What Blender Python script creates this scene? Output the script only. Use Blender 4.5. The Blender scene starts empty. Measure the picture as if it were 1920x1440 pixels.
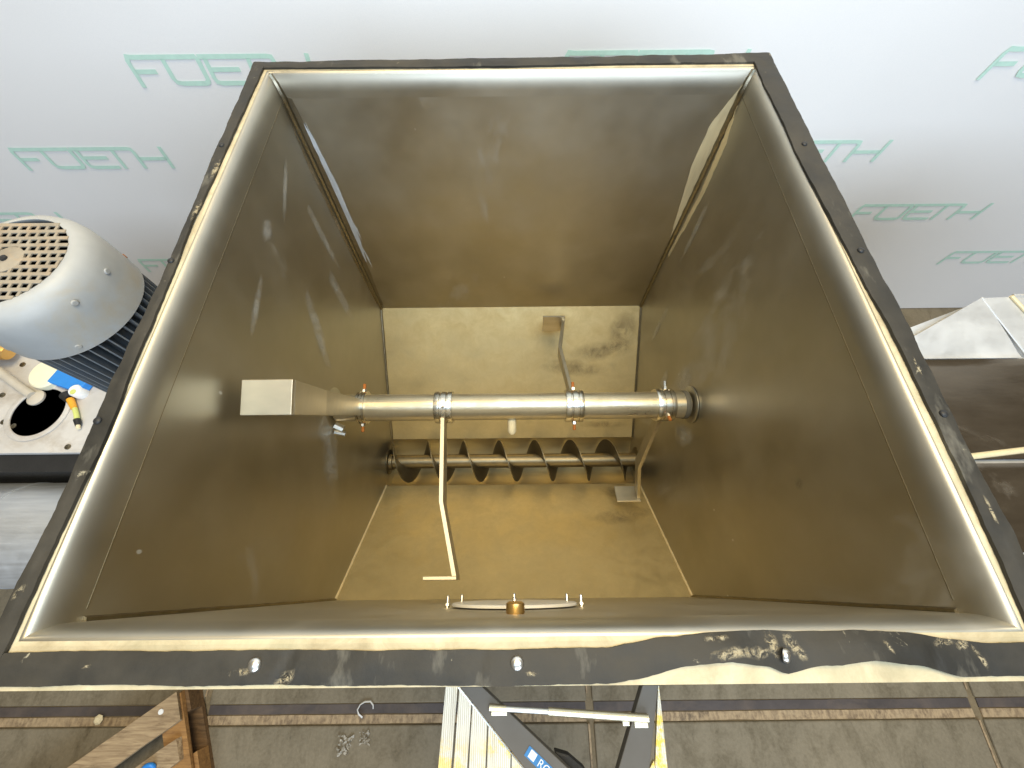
import bpy, bmesh, math, random
from mathutils import Vector, Matrix, noise
random.seed(7)
S = bpy.context.scene
C = S.collection
PI = math.pi
R = math.radians

# ------------------------------------------------------------------ camera
cam_d = bpy.data.cameras.new("camera")
cam_d.sensor_fit = 'HORIZONTAL'
cam_d.sensor_width = 36.0
cam_d.lens = 14.467
cam_d.clip_start = 0.02
cam_d.clip_end = 200
cam = bpy.data.objects.new("camera", cam_d)
C.objects.link(cam)
cam.matrix_world = Matrix(((0.999954, 0.009634, -0.000406, 0.0),
                           (-0.008859, 0.901294, -0.433118, 0.0),
                           (-0.003807, 0.433101, 0.901337, 2.5),
                           (0, 0, 0, 1)))
S.camera = cam

# ------------------------------------------------------------------ light of the hall
W = bpy.data.worlds.new("World")
S.world = W
W.use_nodes = True
bg = W.node_tree.nodes['Background']
bg.inputs[0].default_value = (0.92, 0.83, 0.68, 1)
bg.inputs[1].default_value = 0.30


def area(name, loc, target, sx, sy, power, col):
    d = bpy.data.lights.new(name, 'AREA')
    d.shape = 'RECTANGLE'
    d.size, d.size_y = sx, sy
    d.energy = power
    d.color = col
    o = bpy.data.objects.new(name, d)
    C.objects.link(o)
    o.location = loc
    o.rotation_euler = (Vector(target) - Vector(loc)).to_track_quat('-Z', 'Y').to_euler()
    return o


area("hall_ceiling_lamp", (0.1, 0.85, 5.6), (0.0, 0.6, 0.5), 2.6, 1.6, 200, (1.0, 0.80, 0.47))
area("hall_daylight_window", (1.0, -4.6, 4.0), (0.2, 1.8, 1.4), 5.0, 2.8, 320, (0.68, 0.82, 1.0))
area("added_cool_lamp", (0.5, -0.35, 4.3), (0.1, 1.8, 1.7), 3.2, 1.0, 70, (0.54, 0.76, 1.0))  # unseen lamp, added to cool and brighten the upper wall

S.view_settings.view_transform = 'Standard'
S.view_settings.look = 'None'
S.view_settings.exposure = 0.0
S.view_settings.gamma = 1.0
cy = S.cycles
cy.max_bounces = 14
cy.glossy_bounces = 10
cy.diffuse_bounces = 6
cy.sample_clamp_indirect = 6.0
cy.use_denoising = True

# ------------------------------------------------------------------ node helpers


class NT:
    def __init__(s, name):
        s.m = bpy.data.materials.new(name)
        s.m.use_nodes = True
        s.t = s.m.node_tree
        s.b = s.t.nodes['Principled BSDF']
        s.out = s.t.nodes['Material Output']
        s._c = None

    def n(s, ty, **kw):
        x = s.t.nodes.new(ty)
        for k, v in kw.items():
            setattr(x, k, v)
        return x

    def l(s, a, b):
        s.t.links.new(a, b)

    def co(s, scale=(1, 1, 1), rot=(0, 0, 0), loc=(0, 0, 0)):
        if s._c is None:
            s._c = s.n('ShaderNodeTexCoord')
        mp = s.n('ShaderNodeMapping')
        mp.inputs['Scale'].default_value = scale
        mp.inputs['Rotation'].default_value = rot
        mp.inputs['Location'].default_value = loc
        s.l(s._c.outputs['Object'], mp.inputs[0])
        return mp.outputs[0]

    def noise(s, scale, detail=4, rough=0.55, sc=(1, 1, 1), rot=(0, 0, 0), loc=(0, 0, 0), dist=0.0):
        x = s.n('ShaderNodeTexNoise')
        x.inputs['Scale'].default_value = scale
        x.inputs['Detail'].default_value = detail
        x.inputs['Roughness'].default_value = rough
        x.inputs['Distortion'].default_value = dist
        s.l(s.co(sc, rot, loc), x.inputs['Vector'])
        return x.outputs['Fac']

    def ramp(s, fac, pts):
        x = s.n('ShaderNodeValToRGB')
        e = x.color_ramp.elements
        while len(e) < len(pts):
            e.new(0.5)
        for i, (p, c) in enumerate(pts):
            e[i].position = p
            e[i].color = c if len(c) == 4 else (*c, 1)
        s.l(fac, x.inputs[0])
        return x.outputs[0]

    def rng(s, fac, a, b, c, d):
        x = s.n('ShaderNodeMapRange')
        for i, v in enumerate((a, b, c, d)):
            x.inputs[i + 1].default_value = v
        s.l(fac, x.inputs[0])
        return x.outputs[0]

    def mix(s, fac, a, b, blend='MIX'):
        x = s.n('ShaderNodeMix', data_type='RGBA', blend_type=blend)
        for sock, v in ((x.inputs[0], fac), (x.inputs[6], a), (x.inputs[7], b)):
            if isinstance(v, (int, float)):
                sock.default_value = v
            elif isinstance(v, tuple):
                sock.default_value = v if len(v) == 4 else (*v, 1)
            else:
                s.l(v, sock)
        return x.outputs[2]

    def math(s, op, a, b=0.5):
        x = s.n('ShaderNodeMath', operation=op)
        for sock, v in ((x.inputs[0], a), (x.inputs[1], b)):
            if isinstance(v, (int, float)):
                sock.default_value = v
            else:
                s.l(v, sock)
        return x.outputs[0]

    def bump(s, h, strength, dist):
        x = s.n('ShaderNodeBump')
        x.inputs['Strength'].default_value = strength
        x.inputs['Distance'].default_value = dist
        s.l(h, x.inputs['Height'])
        s.l(x.outputs[0], s.b.inputs['Normal'])

    def set(s, **kw):
        for k, v in kw.items():
            k = k.replace('_', ' ')
            i = s.b.inputs[k]
            if isinstance(v, tuple):
                i.default_value = v if len(v) == 4 else (*v, 1)
            elif isinstance(v, (int, float)):
                i.default_value = v
            else:
                s.l(v, i)
        return s


def steel(name, base, rough, brush=(1, 1, 60), bump=0.05, smear=0.0, dust=0.0, dustcol=(0.55, 0.46, 0.28), aniso=0.0, seed=0.0, specks=0.0, blotch=0.25, dscale=4.2):
    n = NT(name)
    br = n.noise(5.0, 3, 0.6, brush, loc=(seed, seed, seed))
    bl = n.noise(2.3, 5, 0.6, (1, 1, 1), loc=(seed + 3, 1, 2))
    fine = n.noise(60, 3, 0.6)
    dark = tuple(c * 0.82 for c in base)
    col = n.mix(n.rng(br, 0.3, 0.7, 0, 1), dark, base)
    col = n.mix(n.rng(bl, 0.35, 0.75, 0, blotch), col, tuple(c * 0.78 for c in base))
    rg = n.rng(br, 0.3, 0.7, rough - 0.04, rough + 0.05)
    rg = n.math('ADD', rg, n.rng(bl, 0.3, 0.7, -0.04, 0.05))
    met = None
    if smear > 0:
        sm = n.noise(3.1, 6, 0.65, (1.0, 1.0, 0.45), loc=(seed + 5.3, 2.2, seed), dist=0.8)
        sm2 = n.rng(sm, 0.60, 0.72, 0, smear)
        col = n.mix(sm2, col, (0.62, 0.60, 0.55))
        rg = n.math('ADD', rg, n.math('MULTIPLY', sm2, 0.35))
        met = n.rng(sm2, 0, 1, 1.0, 0.55)
    if dust > 0:
        du = n.noise(dscale, 8, 0.72, (1, 1, 1), loc=(seed, 9, 4), dist=0.4)
        dm = n.rng(du, 0.38, 0.68, dust * 0.35, dust)
        col = n.mix(dm, col, dustcol)
        rg = n.math('ADD', rg, n.math('MULTIPLY', dm, 0.25))
        met = n.rng(dm, 0, 1, 1.0, 0.45)
    if specks > 0:
        v = n.n('ShaderNodeTexVoronoi')
        v.inputs['Scale'].default_value = 13
        n.l(n.co((1, 1, 0.6), loc=(seed, 0, 0)), v.inputs['Vector'])
        sp = n.rng(v.outputs['Distance'], 0.035, 0.05, specks, 0)
        sel = n.math('GREATER_THAN', n.noise(1.7, 2, 0.5, loc=(4, seed, 1)), 0.56)
        sp = n.math('MULTIPLY', sp, sel)
        col = n.mix(sp, col, (0.75, 0.74, 0.7))
        rg = n.math('ADD', rg, n.math('MULTIPLY', sp, 0.3))
    n.set(Base_Color=col, Roughness=rg, Metallic=1.0 if met is None else met)
    if aniso:
        n.set(Anisotropic=aniso)
    n.bump(n.math('ADD', n.math('MULTIPLY', br, 0.6), n.math('MULTIPLY', fine, 0.25)), bump, 0.002)
    return n.m


def paint(name, base, rough, var=0.12, nscale=9, bump=0.1, dirt=None, dirtamt=0.0, sc=(1, 1, 1), spec=0.4, bd=0.003):
    n = NT(name)
    a = n.noise(nscale, 6, 0.6, sc)
    f = n.noise(nscale * 9, 3, 0.6, sc)
    col = n.mix(n.rng(a, 0.3, 0.7, 0, 1), tuple(c * (1 - var) for c in base), tuple(min(1, c * (1 + var * 0.6)) for c in base))
    if dirt:
        d = n.noise(nscale * 0.7, 8, 0.7, sc, loc=(7, 3, 1), dist=0.6)
        col = n.mix(n.rng(d, 0.48, 0.68, 0, dirtamt), col, dirt)
    n.set(Base_Color=col, Roughness=n.rng(f, 0.3, 0.7, rough - 0.06, rough + 0.08), Specular_IOR_Level=spec)
    n.bump(n.math('ADD', a, n.math('MULTIPLY', f, 0.5)), bump, bd)
    return n.m


WARM = (0.53, 0.497, 0.41)
M = {}
M['wall_steel'] = steel('satin_steel_wall', WARM, 0.44, (1, 1, 1), 0.03, smear=0.35, seed=0.0, specks=0.8)
M['wall_steel_x'] = steel('satin_steel_side', WARM, 0.42, (1, 1, 1), 0.03, smear=0.45, seed=2.0, specks=0.9)
M['slope_steel'] = steel('worn_steel_slope', (0.70, 0.585, 0.33), 0.40, (1, 2, 2), 0.04, dust=0.75, dustcol=(0.42, 0.335, 0.165), blotch=0.6, seed=4.0, dscale=15)
M['trough_steel'] = steel('worn_steel_trough', (0.66, 0.545, 0.30), 0.42, (1, 8, 8), 0.05, dust=0.35, dustcol=(0.5, 0.41, 0.24), seed=6.0)
M['heat'] = steel('heat_darkened_steel', (0.36, 0.325, 0.25), 0.38, (6, 6, 2), 0.05, seed=2.7)
M['polished'] = steel('polished_band_steel', (0.74, 0.76, 0.78), 0.55, (6, 6, 2), 0.05, dust=0.6, dustcol=(0.60, 0.62, 0.63), seed=2.5)
M['rolled'] = steel('rolled_edge_steel', WARM, 0.44, (1, 1, 1), 0.02, smear=0.2, seed=2.0)
M['rim_steel'] = steel('rim_steel', (0.74, 0.68, 0.55), 0.40, (4, 4, 4), 0.12, dust=0.55, dustcol=(0.66, 0.57, 0.38), seed=8.0)
M['weld'] = steel('weld_steel', (0.27, 0.24, 0.175), 0.34, (20, 20, 20), 0.35, seed=1.0)
M['ground'] = steel('ground_steel', (0.84, 0.75, 0.52), 0.55, (40, 40, 4), 0.12, dust=1.0, dustcol=(0.78, 0.66, 0.40), seed=3.0)
M['shaft'] = steel('polished_shaft_steel', (0.74, 0.67, 0.51), 0.24, (1.2, 26, 26), 0.35, dust=0.6, dustcol=(0.32, 0.27, 0.17), seed=9.0, blotch=0.5, dscale=13)
M['clamp'] = steel('bright_clamp_steel', (0.76, 0.72, 0.64), 0.22, (3, 3, 3), 0.05, seed=11.0)
M['paddle'] = steel('paddle_steel', (0.54, 0.49, 0.38), 0.42, (2, 2, 12), 0.05, dust=0.15, dustcol=(0.60, 0.53, 0.38), seed=12.0)
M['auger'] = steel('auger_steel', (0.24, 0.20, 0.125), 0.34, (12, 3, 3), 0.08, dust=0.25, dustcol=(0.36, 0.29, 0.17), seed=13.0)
M['disc'] = paint('disc_face', (0.66, 0.64, 0.58), 0.35, 0.08, 12, 0.05, (0.66, 0.55, 0.30), 0.5)
M['sheet'] = steel('galvanised_sheet', (0.80, 0.78, 0.73), 0.40, (1, 3, 1), 0.02, dust=0.8, dustcol=(0.66, 0.65, 0.62), seed=15.0, blotch=0.1)
M['sheet_dark_reflection'] = steel('scratched_sheet', (0.30, 0.25, 0.185), 0.20, (1.5, 5, 2), 0.15, smear=0.3, seed=16.0)  # dark base carries the reflection of a dim ceiling; scratches on top
M['drum'] = steel('drum_sheet', (0.76, 0.80, 0.84), 0.42, (1, 14, 14), 0.12, smear=0.25, dust=0.4, dustcol=(0.6, 0.62, 0.64), seed=17.0)
M['brass'] = steel('brass', (0.78, 0.50, 0.18), 0.30, (3, 3, 3), 0.05, seed=18.0)
M['rust'] = paint('rusted_bolt', (0.36, 0.12, 0.02), 0.75, 0.3, 60, 0.3)
M['nut'] = steel('zinc_nut', (0.80, 0.77, 0.70), 0.32, (3, 3, 3), 0.05, seed=19.0)
M['black'] = paint('black_plastic', (0.018, 0.018, 0.018), 0.5, 0.2, 20, 0.1)
M['dark_line'] = paint('dark_joint', (0.10, 0.092, 0.07), 0.6, 0.2, 30, 0.1)
M['flight'] = steel('shade_dark_flight_steel', (0.20, 0.165, 0.10), 0.40, (3, 3, 3), 0.1, dust=0.3, dustcol=(0.13, 0.105, 0.06), seed=13.5)  # base darkened to put the trough's shade into the flights
M['peg'] = paint('cream_peg', (0.78, 0.68, 0.45), 0.5, 0.1, 40, 0.1)


def rubber():
    n = NT('dusty_black_rubber')
    a = n.noise(7, 8, 0.65)
    f = n.noise(90, 3, 0.6)
    st = n.noise(16, 8, 0.72, (1, 1, 1), loc=(3, 1, 0), dist=1.2)
    sc_ = n.noise(24, 5, 0.6, (1, 0.35, 1), (0, 0, 0.5), loc=(1, 8, 0))
    col = n.mix(n.rng(a, 0.35, 0.7, 0, 1), (0.017, 0.016, 0.013), (0.050, 0.044, 0.033))
    col = n.mix(n.rng(sc_, 0.60, 0.70, 0, 0.5), col, (0.16, 0.15, 0.12))
    col = n.mix(n.rng(st, 0.66, 0.72, 0, 0.85), col, (0.42, 0.38, 0.27))
    n.set(Base_Color=col, Roughness=n.rng(a, 0.3, 0.7, 0.5, 0.72), Specular_IOR_Level=0.35)
    n.bump(n.math('ADD', a, n.math('MULTIPLY', f, 0.4)), 0.25, 0.003)
    return n.m


M['rubber'] = rubber()


def flange_mat():
    n = NT('flange_with_old_glue')
    a = n.noise(14, 8, 0.7, dist=0.5)
    b = n.noise(5, 4, 0.6, loc=(2, 2, 2))
    col = n.mix(n.rng(a, 0.35, 0.7, 0, 1), (0.38, 0.32, 0.20), (0.64, 0.56, 0.38))
    col = n.mix(n.rng(b, 0.52, 0.7, 0, 0.5), col, (0.45, 0.44, 0.30))
    n.set(Base_Color=col, Roughness=0.62, Metallic=0.15)
    n.bump(a, 0.35, 0.003)
    return n.m


M['flange'] = flange_mat()

def mark_mat(name, colr, amt, rough, nsc=16, lo=0.34, hi=0.72):
    n = NT(name)
    tc = n._c or n.n('ShaderNodeTexCoord')
    n._c = tc
    mp = n.n('ShaderNodeMapping')
    mp.inputs['Location'].default_value = (-1, -1, -1)
    mp.inputs['Scale'].default_value = (2, 2, 2)
    uvn = n.n('ShaderNodeUVMap')
    uvn.uv_map = 'UVMap'
    n.l(uvn.outputs[0], mp.inputs[0])
    g = n.n('ShaderNodeVectorMath', operation='LENGTH')
    mp2 = n.n('ShaderNodeMapping')
    mp2.inputs['Scale'].default_value = (1, 1, 0)
    n.l(mp.outputs[0], mp2.inputs[0])
    n.l(mp2.outputs[0], g.inputs[0])
    fall = n.rng(g.outputs['Value'], 0.35, 1.0, 1, 0)
    ns = n.noise(nsc, 8, 0.75, dist=0.8)
    a = n.math('MULTIPLY', n.rng(ns, lo, hi, 0, amt), fall)
    n.set(Base_Color=colr, Roughness=rough, Alpha=a)
    return n.m


M['chalk'] = mark_mat('chalky_smear', (0.60, 0.59, 0.54), 0.7, 0.14)
M['scuff'] = mark_mat('dark_scuff', (0.20, 0.165, 0.10), 0.7, 0.26)
M['glue'] = mark_mat('old_glue', (0.46, 0.39, 0.25), 0.7, 0.8, 110, 0.46, 0.56)



def wall_mat():
    n = NT('white_wall_paint')
    a = n.noise(0.8, 4, 0.5)
    f = n.noise(140, 2, 0.6)
    col = n.mix(n.rng(a, 0.35, 0.65, 0, 1), (0.86, 0.845, 0.83), (0.90, 0.885, 0.87))
    g = n.noise(420, 2, 0.5)
    col = n.mix(n.rng(g, 0.3, 0.7, 0, 0.10), col, (0.55, 0.55, 0.56))
    n.set(Base_Color=col, Roughness=0.55, Specular_IOR_Level=0.3)
    w_ = n.noise(2.2, 3, 0.5, (1.0, 1, 0.35), (0, 0.6, 0), loc=(3, 0, 1))
    n.bump(n.math('ADD', n.math('MULTIPLY', f, 0.3), n.math('ADD', a, n.math('MULTIPLY', w_, 2.0))), 0.1, 0.010)
    return n.m


M['wall'] = wall_mat()
M['letter'] = paint('pale_green_print', (0.56, 0.79, 0.68), 0.55, 0.08, 30, 0.03)


def concrete(name, base, dirt):
    n = NT(name)
    a = n.noise(1.6, 8, 0.65, dist=0.3)
    b = n.noise(9, 8, 0.7, (1, 0.5, 1), loc=(5, 2, 0), dist=0.5)
    c = n.noise(70, 4, 0.6)
    s = n.noise(30, 6, 0.6, (1, 0.28, 1), loc=(1, 1, 0))
    col = n.mix(n.rng(a, 0.3, 0.7, 0, 1), tuple(v * 0.72 for v in base), base)
    col = n.mix(n.rng(b, 0.45, 0.68, 0, 0.75), col, dirt)
    col = n.mix(n.rng(c, 0.35, 0.75, 0, 0.35), col, tuple(v * 1.35 for v in base))
    col = n.mix(n.rng(s, 0.66, 0.72, 0, 0.55), col, (0.05, 0.045, 0.035))
    n.set(Base_Color=col, Roughness=n.rng(b, 0.3, 0.7, 0.6, 0.85), Specular_IOR_Level=0.3)
    n.bump(n.math('ADD', b, n.math('MULTIPLY', c, 0.5)), 0.4, 0.006)
    return n.m


M['floor'] = concrete('concrete_floor', (0.22, 0.17, 0.10), (0.13, 0.10, 0.055))
M['slab'] = concrete('concrete_slab', (0.225, 0.19, 0.13), (0.085, 0.068, 0.04))


def rusty():
    n = NT('rusty_edge_angle')
    a = n.noise(4, 8, 0.75, (1, 2, 1), dist=0.4)
    b = n.noise(60, 6, 0.7, (1, 0.4, 1), loc=(4, 4, 0))
    col = n.ramp(a, [(0.3, (0.10, 0.07, 0.045)), (0.5, (0.24, 0.17, 0.10)), (0.7, (0.44, 0.34, 0.21))])
    col = n.mix(n.rng(b, 0.40, 0.60, 0, 0.85), col, (0.46, 0.34, 0.20))
    n.set(Base_Color=col, Roughness=0.7, Metallic=0.2)
    n.bump(n.math('ADD', a, b), 0.5, 0.004)
    return n.m


M['rail'] = rusty()
M['rail_dark'] = paint('dark_edge_angle', (0.075, 0.062, 0.058), 0.6, 0.3, 6, 0.2, (0.16, 0.12, 0.09), 0.5)
M['gap'] = paint('dark_gap', (0.02, 0.018, 0.016), 0.8, 0.3, 20, 0.1)


def wood(name, base, dark):
    n = NT(name)
    g = n.noise(7, 6, 0.6, (1.2, 12, 12), dist=0.6)
    k = n.noise(5, 6, 0.65, (1, 3, 3), loc=(2, 7, 1))
    col = n.mix(n.rng(g, 0.3, 0.72, 0, 1), dark, base)
    col = n.mix(n.rng(k, 0.56, 0.72, 0, 0.75), col, tuple(c * 0.35 for c in dark))
    n.set(Base_Color=col, Roughness=0.75, Specular_IOR_Level=0.25)
    n.bump(g, 0.4, 0.004)
    return n.m


M['wood'] = wood('grey_brown_board', (0.48, 0.355, 0.21), (0.22, 0.15, 0.085))
M['wood_orange'] = wood('orange_board', (0.42, 0.23, 0.08), (0.22, 0.115, 0.045))
M['wood_dark'] = wood('dark_board', (0.22, 0.13, 0.06), (0.10, 0.06, 0.03))


def plank_mat():
    n = NT('ribbed_aluminium')
    w = n.n('ShaderNodeTexWave', wave_type='BANDS', bands_direction='X')
    w.inputs['Scale'].default_value = 62
    w.inputs['Distortion'].default_value = 0.15
    n.l(n.co(), w.inputs['Vector'])
    p = n.noise(26, 6, 0.75, (1, 1, 1), loc=(2, 1, 0))
    zone = n.noise(4.5, 2, 0.5, loc=(0.45, 0.3, 0))
    st = n.noise(60, 3, 0.6, (1, 0.08, 1))
    col = n.mix(n.rng(w.outputs['Fac'], 0.2, 0.8, 0, 1), (0.60, 0.56, 0.45), (0.80, 0.77, 0.67))
    col = n.mix(n.rng(st, 0.5, 0.7, 0, 0.4), col, (0.42, 0.38, 0.3))
    lit_specks = n.math('MULTIPLY', n.rng(p, 0.48, 0.58, 0, 1), n.rng(zone, 0.34, 0.50, 0, 0.9))  # spots of light on the planks, painted in as yellow specks
    col = n.mix(lit_specks, col, (0.85, 0.60, 0.06))
    n.set(Base_Color=col, Roughness=0.42, Metallic=0.15)
    n.bump(w.outputs['Fac'], 0.5, 0.0012)
    return n.m


M['plank'] = plank_mat()
M['stile'] = paint('grey_stile', (0.115, 0.105, 0.09), 0.55, 0.12, 4, 0.05)
M['tube_white'] = steel('pale_tube', (0.84, 0.83, 0.80), 0.40, (2, 10, 10), 0.05, seed=21.0)
M['tube_cream'] = steel('cream_tube', (0.86, 0.78, 0.58), 0.40, (2, 10, 10), 0.05, seed=22.0)
M['sticker'] = paint('blue_sticker', (0.04, 0.20, 0.46), 0.4, 0.2, 60, 0.03)
M['sticker_print'] = paint('white_print', (0.72, 0.76, 0.80), 0.45, 0.1, 60, 0.03)
M['motor'] = paint('motor_grey_paint', (0.36, 0.365, 0.355), 0.45, 0.14, 7, 0.08, (0.38, 0.32, 0.22), 0.7, spec=0.5)
M['grille'] = paint('dusty_grille', (0.30, 0.26, 0.20), 0.6, 0.2, 25, 0.2, (0.36, 0.24, 0.13), 0.6)
M['grille_hole'] = paint('dark_inside', (0.085, 0.068, 0.05), 0.8, 0.2, 30, 0.1)
M['fins'] = paint('motor_fin_paint', (0.13, 0.145, 0.16), 0.5, 0.15, 20, 0.1, (0.22, 0.19, 0.14), 0.5)
M['plate'] = paint('chalky_white_plate', (0.54, 0.52, 0.49), 0.6, 0.14, 8, 0.15, (0.34, 0.29, 0.23), 0.7)
M['cream'] = paint('cream_plastic', (0.80, 0.76, 0.56), 0.4, 0.06, 20, 0.03)
M['blue'] = paint('blue_plastic', (0.03, 0.24, 0.70), 0.35, 0.1, 20, 0.05)
M['white'] = paint('white_plastic', (0.82, 0.82, 0.80), 0.35, 0.06, 20, 0.03)
M['lime'] = paint('lime_cable', (0.62, 0.66, 0.20), 0.45, 0.1, 20, 0.03)
M['orange'] = paint('orange_plastic', (0.80, 0.38, 0.03), 0.45, 0.1, 20, 0.03)
M['hose'] = paint('grey_hose', (0.47, 0.43, 0.36), 0.45, 0.1, 20, 0.05)
M['foil'] = paint('crumpled_film', (0.40, 0.37, 0.31), 0.25, 0.2, 40, 0.2)

# ------------------------------------------------------------------ mesh helpers


def mesh(name, verts, faces, mat, smooth=False):
    me = bpy.data.meshes.new(name)
    me.from_pydata([tuple(v) for v in verts], [], faces)
    bm = bmesh.new()
    bm.from_mesh(me)
    bmesh.ops.recalc_face_normals(bm, faces=bm.faces)
    bm.to_mesh(me)
    bm.free()
    me.materials.append(mat)
    if smooth:
        me.polygons.foreach_set('use_smooth', [True] * len(me.polygons))
    return me


def link(name, me, parent=None, loc=None, rot=None):
    o = bpy.data.objects.new(name, me)
    C.objects.link(o)
    if parent is not None:
        o.parent = parent
    if loc is not None:
        o.location = loc
    if rot is not None:
        o.rotation_euler = rot
    return o


def wpos(o):
    p = Vector((0, 0, 0))
    while o is not None:
        p = p + Vector(o.location)
        o = o.parent
    return p


class B:
    """collects shapes given in world coordinates, then links them as one mesh"""

    def __init__(s):
        s.v, s.f = [], []

    def add(s, vs, fs):
        k = len(s.v)
        s.v += [Vector(v) for v in vs]
        s.f += [tuple(i + k for i in f) for f in fs]
        return s

    def box(s, c, d, rot=None):
        c = Vector(c)
        vs = []
        for x in (-1, 1):
            for y in (-1, 1):
                for z in (-1, 1):
                    p = Vector((x * d[0] / 2, y * d[1] / 2, z * d[2] / 2))
                    if rot is not None:
                        p = rot @ p
                    vs.append(c + p)
        return s.add(vs, [(0, 1, 3, 2), (4, 6, 7, 5), (0, 4, 5, 1), (2, 3, 7, 6), (0, 2, 6, 4), (1, 5, 7, 3)])

    def tube(s, pts, r, n=16, cap=True, squash=1.0):
        pts = [Vector(p) for p in pts]
        rr = r if isinstance(r, (list, tuple)) else [r] * len(pts)
        vs, fs = [], []
        up = None
        for i, p in enumerate(pts):
            t = (pts[min(i + 1, len(pts) - 1)] - pts[max(i - 1, 0)]).normalized()
            if up is None:
                up = t.orthogonal().normalized()
            up = (up - t * up.dot(t)).normalized()
            sd = t.cross(up)
            for k in range(n):
                a = 2 * PI * k / n
                vs.append(p + (up * math.cos(a) + sd * math.sin(a) * squash) * rr[i])
        for i in range(len(pts) - 1):
            for k in range(n):
                k2 = (k + 1) % n
                fs.append((i * n + k, i * n + k2, (i + 1) * n + k2, (i + 1) * n + k))
        if cap:
            fs.append(tuple(range(n)))
            fs.append(tuple((len(pts) - 1) * n + k for k in range(n)))
        return s.add(vs, fs)

    def lathe(s, c, prof, n=48, axis=Vector((0, 0, 1)), closed=False):
        c = Vector(c)
        q = Vector((0, 0, 1)).rotation_difference(axis)
        vs, fs = [], []
        for r, z in prof:
            for k in range(n):
                a = 2 * PI * k / n
                vs.append(c + q @ Vector((r * math.cos(a), r * math.sin(a), z)))
        m = len(prof)
        for i in range(m - 1 + (1 if closed else 0)):
            j = (i + 1) % m
            for k in range(n):
                k2 = (k + 1) % n
                fs.append((i * n + k, i * n + k2, j * n + k2, j * n + k))
        if not closed:
            if prof[0][0] > 1e-6:
                fs.append(tuple(range(n)))
            if prof[-1][0] > 1e-6:
                fs.append(tuple((m - 1) * n + k for k in range(n)))
        return s.add(vs, fs)

    def prism(s, poly, off):
        off = Vector(off)
        n = len(poly)
        a = [Vector(p) for p in poly]
        fs = [tuple(range(n)), tuple(range(2 * n - 1, n - 1, -1))]
        for i in range(n):
            j = (i + 1) % n
            fs.append((i, j, n + j, n + i))
        return s.add(a + [p + off for p in a], fs)

    def obj(s, name, mat, parent=None, smooth=False, bevel=0.0, origin=None):
        pw = wpos(parent) if parent is not None else Vector((0, 0, 0))
        if origin is None:
            org = pw
        else:
            org = Vector(origin)
        me = mesh(name, [v - org for v in s.v], s.f, mat, smooth)
        if bevel > 0:
            bm = bmesh.new()
            bm.from_mesh(me)
            ed = [e for e in bm.edges if len(e.link_faces) == 2 and e.calc_face_angle(0) > 0.5]
            bmesh.ops.bevel(bm, geom=ed, offset=bevel, segments=2, affect='EDGES', profile=0.5)
            bm.to_mesh(me)
            bm.free()
        if smooth:
            me.set_sharp_from_angle(angle=R(38))
        return link(name, me, parent, org - pw)


def tag(o, label=None, cat=None, group=None, kind=None):
    if label:
        o['label'] = label
    if cat:
        o['category'] = cat
    if group:
        o['group'] = group
    if kind:
        o['kind'] = kind
    return o


def thing(name, loc, label, cat, group=None):
    o = bpy.data.objects.new(name, None)
    o.empty_display_size = 0.05
    C.objects.link(o)
    o.location = loc
    return tag(o, label, cat, group)


# ================================================================== SETTING: floor and wall
fl = B()
fl.add([(-9, -9, -0.012), (9, -9, -0.012), (9, 6, -0.012), (-9, 6, -0.012)], [(0, 1, 2, 3)])
floor = tag(fl.obj('floor', M['floor']), 'worn concrete hall floor with slabs and rusty steel joints', kind='structure')
XJ = [-5.29, -3.405, -1.52, 0.366, 2.25, 4.135]
YR = [(-2.42, -0.618), (-0.532, 1.79)]
slab_mesh = {}
for j, (y0, y1) in enumerate(YR):
    for i in range(len(XJ) - 1):
        w = XJ[i + 1] - XJ[i] - 0.03
        h = y1 - y0
        b = B()
        b.box((XJ[i] + 0.015 + w / 2, (y0 + y1) / 2, -0.03), (w, h, 0.06))
        b.obj('slab', M['slab'] if j == 0 or True else M['floor'], floor, bevel=0.006)
for i in range(len(XJ) - 1):
    x0, x1 = XJ[i] + 0.02, XJ[i + 1] - 0.02
    for (ya, yb_, zz) in ((-0.574, -0.536, -0.006), (-0.612, -0.578, -0.004)):
        b = B()
        N = 40
        vs, fs = [], []
        for k in range(N + 1):
            x = x0 + (x1 - x0) * k / N
            for y in (ya, yb_):
                vs.append((x, y + 0.0025 * noise.noise(Vector((x * 7, y * 30, 2))), zz + 0.002 * noise.noise(Vector((x * 9, y * 20, 0)))))
            for y in (yb_, ya):
                vs.append((x, y, -0.014))
        for k in range(N):
            for q in range(4):
                fs.append((k * 4 + q, k * 4 + (q + 1) % 4, k * 4 + 4 + (q + 1) % 4, k * 4 + 4 + q))
        fs += [(0, 1, 2, 3), tuple(N * 4 + q for q in (3, 2, 1, 0))]
        b.add(vs, fs)
        b.obj('steel_edge_strip', M['rail'] if ya < -0.6 else M['rail_dark'], floor)
for x in XJ[1:-1]:
    b = B()
    b.box((x - 0.0155 + 0.006, -1.52, -0.006), (0.009, 1.8, 0.012))
    b.box((x - 0.0155 + 0.006, 0.6, -0.006), (0.009, 2.2, 0.012))
    b.obj('joint_filler', M['rail'], floor)

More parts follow.
